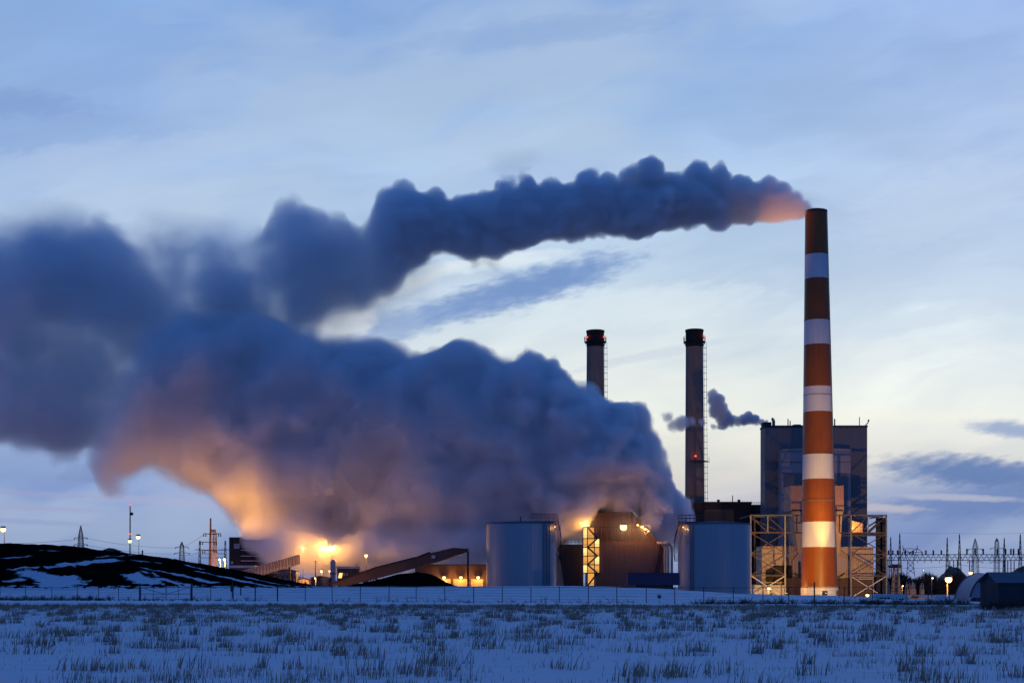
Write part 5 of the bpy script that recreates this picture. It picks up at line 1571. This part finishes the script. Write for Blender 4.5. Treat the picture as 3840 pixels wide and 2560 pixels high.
TOP_B += [(1330, 812), (1290, 822), (1243, 815), (1190, 785), (1144, 766), (1086, 742), (1030, 760), (985, 815), (940, 872), (880, 905), (810, 895), (760, 878), (705, 866), (640, 868), (590, 882), (530, 900), (470, 890), (420, 850), (373, 818),
          (300, 805), (220, 812), (166, 808), (110, 790), (66, 785), (0, 800), (-200, 800)]
BOT_B = [(3098, 795), (3060, 800)] + [c6(*q) for q in ((2290, 330), (2240, 368), (2190, 384), (2130, 394), (2050, 380), (1950, 372), (1880, 395), (1820, 412), (1750, 385), (1640, 395), (1540, 420), (1460, 455), (1400, 472), (1270, 462), (1180, 460), (1100, 475), (1000, 480), (900, 500),
                          (800, 535), (700, 548), (560, 542), (470, 510), (400, 520), (300, 600))]
BOT_B += [(1440, 1105), (1380, 1130), (1330, 1150), (1240, 1165), (1150, 1235), (1000, 1330), (820, 1350), (600, 1350), (470, 1440), (380, 1560), (320, 1690), (249, 1722), (166, 1738), (80, 1720), (0, 1690), (-200, 1670)]


def plume_field(x, y, z):
    top = poly([(px, py - (34 if 1400 < px < 2000 else 22 if 1400 < px < 2950 else 70 if px < 420 else 48 if px < 1320 else 0)) for px, py in TOP_B], YS)
    bot = poly([(px, py + (45 if px < 420 else 0)) for px, py in BOT_B], YS)
    zt, zb = top(x), bot(x)
    # the silhouette wanders with depth so that every slice has its own billows
    yc = YS + np.interp(x, [X(0, YS), X(1300, YS), X(3040, YS)], [26.0, 14.0, 0.0])
    dy = y - yc
    n0 = np.zeros_like(x)
    roll = vn(x * 0.055, dy * 0.075, n0 + 3.3, 1) * 3.2 + vn(x * 0.12, dy * 0.16, n0 + 8.1, 2) * 1.6
    grow = np.clip((X(3050, YS) - x) / 40.0, 0.12, 1)
    zt = zt + roll * grow * np.clip(np.abs(dy) / 8.0, 0, 1); zb = zb + roll * 0.8 * grow * np.clip(np.abs(dy) / 8.0, 0, 1)
    zc, h = (zt + zb) / 2, np.maximum((zt - zb) / 2, 0.6)
    wd = np.interp(x, [X(0, YS), X(1100, YS), X(1700, YS), X(2600, YS), X(3040, YS)], [34.0, 27.0, 16.0, 13.0, 4.2])
    s = (z - zc) / h
    q = (np.abs(s) ** 2.3 + np.abs(dy / wd) ** 2.3) ** (1 / 2.3)
    F = (1 - q) * np.minimum(h, wd)
    F = F + fbm(x * 0.085, y * 0.085, z * 0.085, 5, 0.55, 0) * 1.8 * np.clip(grow, 0.3, 1)
    for i, (px, py, r) in enumerate(LOBES):
        r *= 1.06 if px < 2900 else 1.0
        yo = YS + 14 * sstep(X(3040, YS), X(1300, YS), X(px, YS)) + 4.5 * math.sin(i * 2.4) * min(1, (3060 - px) / 500)
        e = np.sqrt((x - X(px, YS)) ** 2 + ((y - yo) * 0.8) ** 2 + (z - Z(py, YS)) ** 2)
        F = np.maximum(F, r * SS - e)
    G_ = np.clip((X(3050, YS) - x) / 30.0, 0.25, 1)
    F = billow(F, x, y, z, (11.0, 4.8), (2.2, 1.1), 9.0) * G_ + F * (1 - G_)
    soft = np.interp(x, [X(0, YS), X(900, YS), X(1400, YS), X(3040, YS)], [8.5, 7.5, 4.8, 1.6]) * np.where(s > 0, 1.0, 1.3)
    d = sstep(0, 1, F / soft)
    thin = np.interp(x, [X(-200, YS), X(700, YS), X(1150, YS), X(1380, YS), X(1600, YS), X(3040, YS)], [0.20, 0.20, 0.21, 0.26, 1.0, 1.2])
    big = fbm(x * 0.022, y * 0.02, z * 0.022, 3, 0.5, 3)
    left = sstep(X(1500, YS), X(1150, YS), x)
    md = fbm(x * 0.06 + 3, y * 0.05, z * 0.06, 5, 0.6, 1)
    T = thin * np.clip(1 + left * (big * 1.5 + md * 1.6 - 0.25 * s), 0.08, 2.6)
    for px, py, r, k in ((430, 1330, 70, 0.8), (520, 930, 60, 0.6), (880, 960, 60, 0.5), (1270, 1195, 90, 0.9), (300, 1480, 60, 0.4)):
        e = np.sqrt(((x - X(px, YS)) / (r * SS)) ** 2 + ((z - Z(py, YS)) / (r * 0.9 * SS)) ** 2)
        T = T * (1 - k * sstep(1.5, 0.2, e))
    # thin veils that join the plume to the low cloud and fray its upper edge
    veil = 0.0
    w = np.clip(0.6 + 1.3 * fbm(x * 0.05, y * 0.04, z * 0.07, 4, 0.55, 3), 0, 2)
    for px, py, rx, ry, k in ((1300, 1085, 170, 90, 0.11), (1170, 1180, 110, 80, 0.10), (1480, 1030, 120, 55, 0.08), (880, 880, 170, 80, 0.09), (600, 840, 170, 60, 0.08), (150, 790, 200, 60, 0.08),
                              (270, 1800, 120, 60, 0.06), (1700, 985, 160, 35, 0.05), (1980, 590, 260, 40, 0.03), (3000, 745, 70, 28, 0.10)):
        yy = YS + np.interp(px, [0, 1300, 3040], [26.0, 14.0, 0.0])
        veil = veil + k * np.exp(-((x - X(px, YS)) / (rx * SS)) ** 2 - ((z - Z(py, YS)) / (ry * SS)) ** 2 - ((y - yy) / (18.0 if px < 2900 else 5.0)) ** 2)
    veil = veil * w
    dm = np.maximum(d, sstep(0.0005, 0.016, veil))
    T = (d * T + veil) / np.maximum(dm, 1e-4)
    return dm, T


smoke_object('smoke_plume', 'dark blue smoke plume trailing left from the top of the striped chimney', 'smoke', plume_field,
             (X(-200, YS), YS - 44, Z(1800, YS)), (X(3105, YS), YS + 66, Z(540, YS)), 1.1, 0.42, (0.97, 0.97, 0.98), 0.0, 3, 3.0, (0.30, 1.15))

YA = 548.0; SA = YA / K
TOP_A = [(2566, 1925), (2552, 1880), (2530, 1845), (2514, 1815), (2500, 1765), (2488, 1715), (2472, 1680), (2462, 1620), (2440, 1570), (2412, 1540), (2370, 1528), (2322, 1524), (2280, 1518), (2240, 1500), (2195, 1462), (2150, 1425), (2118, 1400), (2093, 1365),
         (2050, 1352), (2016, 1345), (1985, 1315), (1959, 1300), (1930, 1335), (1889, 1350), (1838, 1312), (1774, 1262), (1730, 1242), (1685, 1236), (1640, 1250), (1590, 1275), (1506, 1272), (1440, 1258), (1380, 1232), (1300, 1205), (1200, 1178), (1100, 1120), (1000, 1080), (900, 1070),
         (800, 1090), (650, 1080), (500, 1150), (400, 1350), (330, 1520), (280, 1640), (240, 1740)]
BOT_A = [(2566, 2000), (2540, 2050), (2470, 2060), (2400, 2010), (2380, 1960), (2205, 1950), (2190, 2040), (2110, 2060), (2080, 2090), (1820, 2140), (1760, 2170), (1700, 2160), (1600, 2170), (1500, 2180), (1400, 2190), (1300, 2190), (1180, 2185), (1060, 2165), (980, 2120), (900, 2050), (829, 1982), (746, 1912), (663, 1864), (600, 1838), (530, 1828),
         (472, 1838), (430, 1890), (390, 1912), (348, 1920), (325, 1870), (290, 1780), (240, 1745)]


def steam_field(x, y, z):
    top, bot = poly(TOP_A, YA, 2), poly(BOT_A, YA)
    zt, zb = top(x), bot(x)
    yc = YA + np.interp(x, [X(200, YA), X(1300, YA), X(2200, YA), X(2550, YA)], [22.0, 8.0, -16.0, -6.0])
    yc = yc - 14.0 * sstep(Z(1960, YA), Z(2080, YA), z) * sstep(X(820, YA), X(1000, YA), x) * sstep(X(1900, YA), X(1700, YA), x)
    yc = yc - 16.0 * sstep(X(820, YA), X(930, YA), x) * sstep(X(1300, YA), X(1080, YA), x) * sstep(Z(1900, YA), Z(2030, YA), z)
    dy = y - yc
    n0 = np.zeros_like(x)
    roll = vn(x * 0.045, dy * 0.06, n0 + 5.3, 1) * 4.5 + vn(x * 0.1, dy * 0.12, n0 + 2.1, 3) * 2.2
    grow = np.clip((X(2580, YA) - x) / 30.0, 0.1, 1) * np.clip(np.abs(dy) / 10.0, 0, 1)
    zt = zt + roll * grow; zb = zb + roll * 0.3 * grow
    zc, h = (zt + zb) / 2, np.maximum((zt - zb) / 2, 0.8)
    wd = np.interp(x, [X(240, YA), X(700, YA), X(1500, YA), X(2200, YA), X(2450, YA), X(2566, YA)], [16.0, 30.0, 34.0, 26.0, 17.0, 9.0])
    s = (z - zc) / h
    q = (np.abs(s) ** 2.4 + np.abs(dy / wd) ** 2.4) ** (1 / 2.4)
    F = (1 - q) * np.minimum(h, wd)
    lowz = sstep(Z(2000, YA), Z(1850, YA), z)
    F = F + fbm(x * 0.06, y * 0.06, z * 0.06, 5, 0.55, 1) * 3.0 * (0.5 + 0.5 * lowz)
    near = sstep(X(1650, YA), X(2250, YA), x)
    F = billow(F, x, y, z, (17.0, 7.0), (2.4, 0.8), 12.0) * (1 - near) + billow(F, x, y, z, (12.0, 5.5), (4.2, 2.0), 12.0) * near
    soft = np.interp(x, [X(240, YA), X(900, YA), X(1500, YA), X(2100, YA), X(2566, YA)], [11.0, 10.0, 7.0, 3.6, 2.0]) * np.interp(z, [Z(2190, YA), Z(2060, YA), Z(1980, YA)], [0.4, 0.5, 1.0])
    d = sstep(0, 1, F / soft)
    st = fbm(x * 0.05 - z * 0.03, y * 0.03, z * 0.018 + x * 0.014, 5, 0.55, 2)
    T = np.clip(0.85 + 1.2 * st, 0.2, 1.8)
    T = T * np.interp(z, [Z(2190, YA), Z(2110, YA), Z(2030, YA), Z(1930, YA)], [0.10, 0.28, 0.7, 1.0])
    T = T * (1 + 2.4 * sstep(Z(2000, YA), Z(2090, YA), z) * sstep(X(860, YA), X(980, YA), x) * sstep(X(1560, YA), X(1380, YA), x))
    T = T * np.interp(x, [X(240, YA), X(600, YA), X(1200, YA), X(2000, YA), X(2566, YA)], [0.24, 0.46, 0.85, 1.2, 1.9])
    for px, py, rx, ry, k in ((412, 1790, 55, 40, 0.85), (1300, 1230, 110, 60, 0.7), (1560, 1560, 60, 160, 0.3), (1250, 1500, 90, 160, 0.3)):
        e = np.sqrt(((x - X(px, YA)) / (rx * SA)) ** 2 + ((z - Z(py, YA)) / (ry * SA)) ** 2)
        T = T * (1 - k * sstep(1.5, 0.2, e))
    # thin vapour added round the tower lamps to give them a halo
    halo_mist = 0.0
    for px, py, yy, r, k in ((2338, 1975, 514.0, 5.0, 0.05), (2194, 1966, 514.0, 4.5, 0.05), (2412, 1977, 516.0, 4.5, 0.05)):
        e2 = (x - X(px, yy)) ** 2 + (y - yy) ** 2 + (z - Z(py, yy)) ** 2
        halo_mist = halo_mist + k * np.exp(-e2 / (r * r))
    dm = np.maximum(d, sstep(0.0005, 0.016, halo_mist))
    T = (d * T + halo_mist) / np.maximum(dm, 1e-4)
    return dm, T


smoke_object('steam_cloud', 'huge blue steam cloud billowing left from the cooling tower, orange below', 'steam', steam_field,
             (X(180, YA), YA - 84, Z(2195, YA)), (X(2590, YA), YA + 62, Z(1060, YA)), 1.5, 0.42, (0.975, 0.975, 0.982), 0.0, 3, 4.0, (0.20, 0.95))

YZ = 697.0; SZ = YZ / K
PUFF = [(2884, 1575, 7), (2862, 1574, 12), (2838, 1566, 20), (2815, 1560, 22), (2795, 1568, 20), (2772, 1574, 18), (2748, 1570, 22), (2722, 1560, 30), (2700, 1530, 32), (2692, 1495, 30), (2680, 1475, 22), (2716, 1585, 22), (2680, 1590, 14),
        (2640, 1575, 16), (2600, 1575, 18), (2560, 1580, 30), (2530, 1588, 26), (2510, 1560, 24), (2490, 1550, 16)]
def puff_field(x, y, z):
    F = np.full_like(x, -9.0)
    for i, (px, py, r) in enumerate(PUFF):
        r *= 1.35
        e = np.sqrt((x - X(px, YZ)) ** 2 + (y - YZ - 6 - 0.6 * math.sin(i)) ** 2 + (z - Z(py, YZ)) ** 2)
        F = np.maximum(F, r * SZ - e)
    F = F + fbm(x * 0.35, y * 0.35, z * 0.35, 4, 0.55, 2) * 1.3
    d = sstep(0, 1, F / np.interp(x, [X(2500, YZ), X(2880, YZ)], [3.2, 1.0]))
    return d, np.interp(x, [X(2480, YZ), X(2600, YZ), X(2700, YZ), X(2880, YZ)], [0.25, 0.5, 0.7, 1.0])
smoke_object('steam_wisp', 'small broken steam wisp drifting left from the boiler house roof pipe', 'steam', puff_field,
             (X(2440, YZ), YZ - 2, Z(1650, YZ)), (X(2905, YZ), YZ + 14, Z(1430, YZ)), 0.5, 1.0, (0.9, 0.9, 0.93), 0.0, 2, 1.2, (0.8, 0.5))
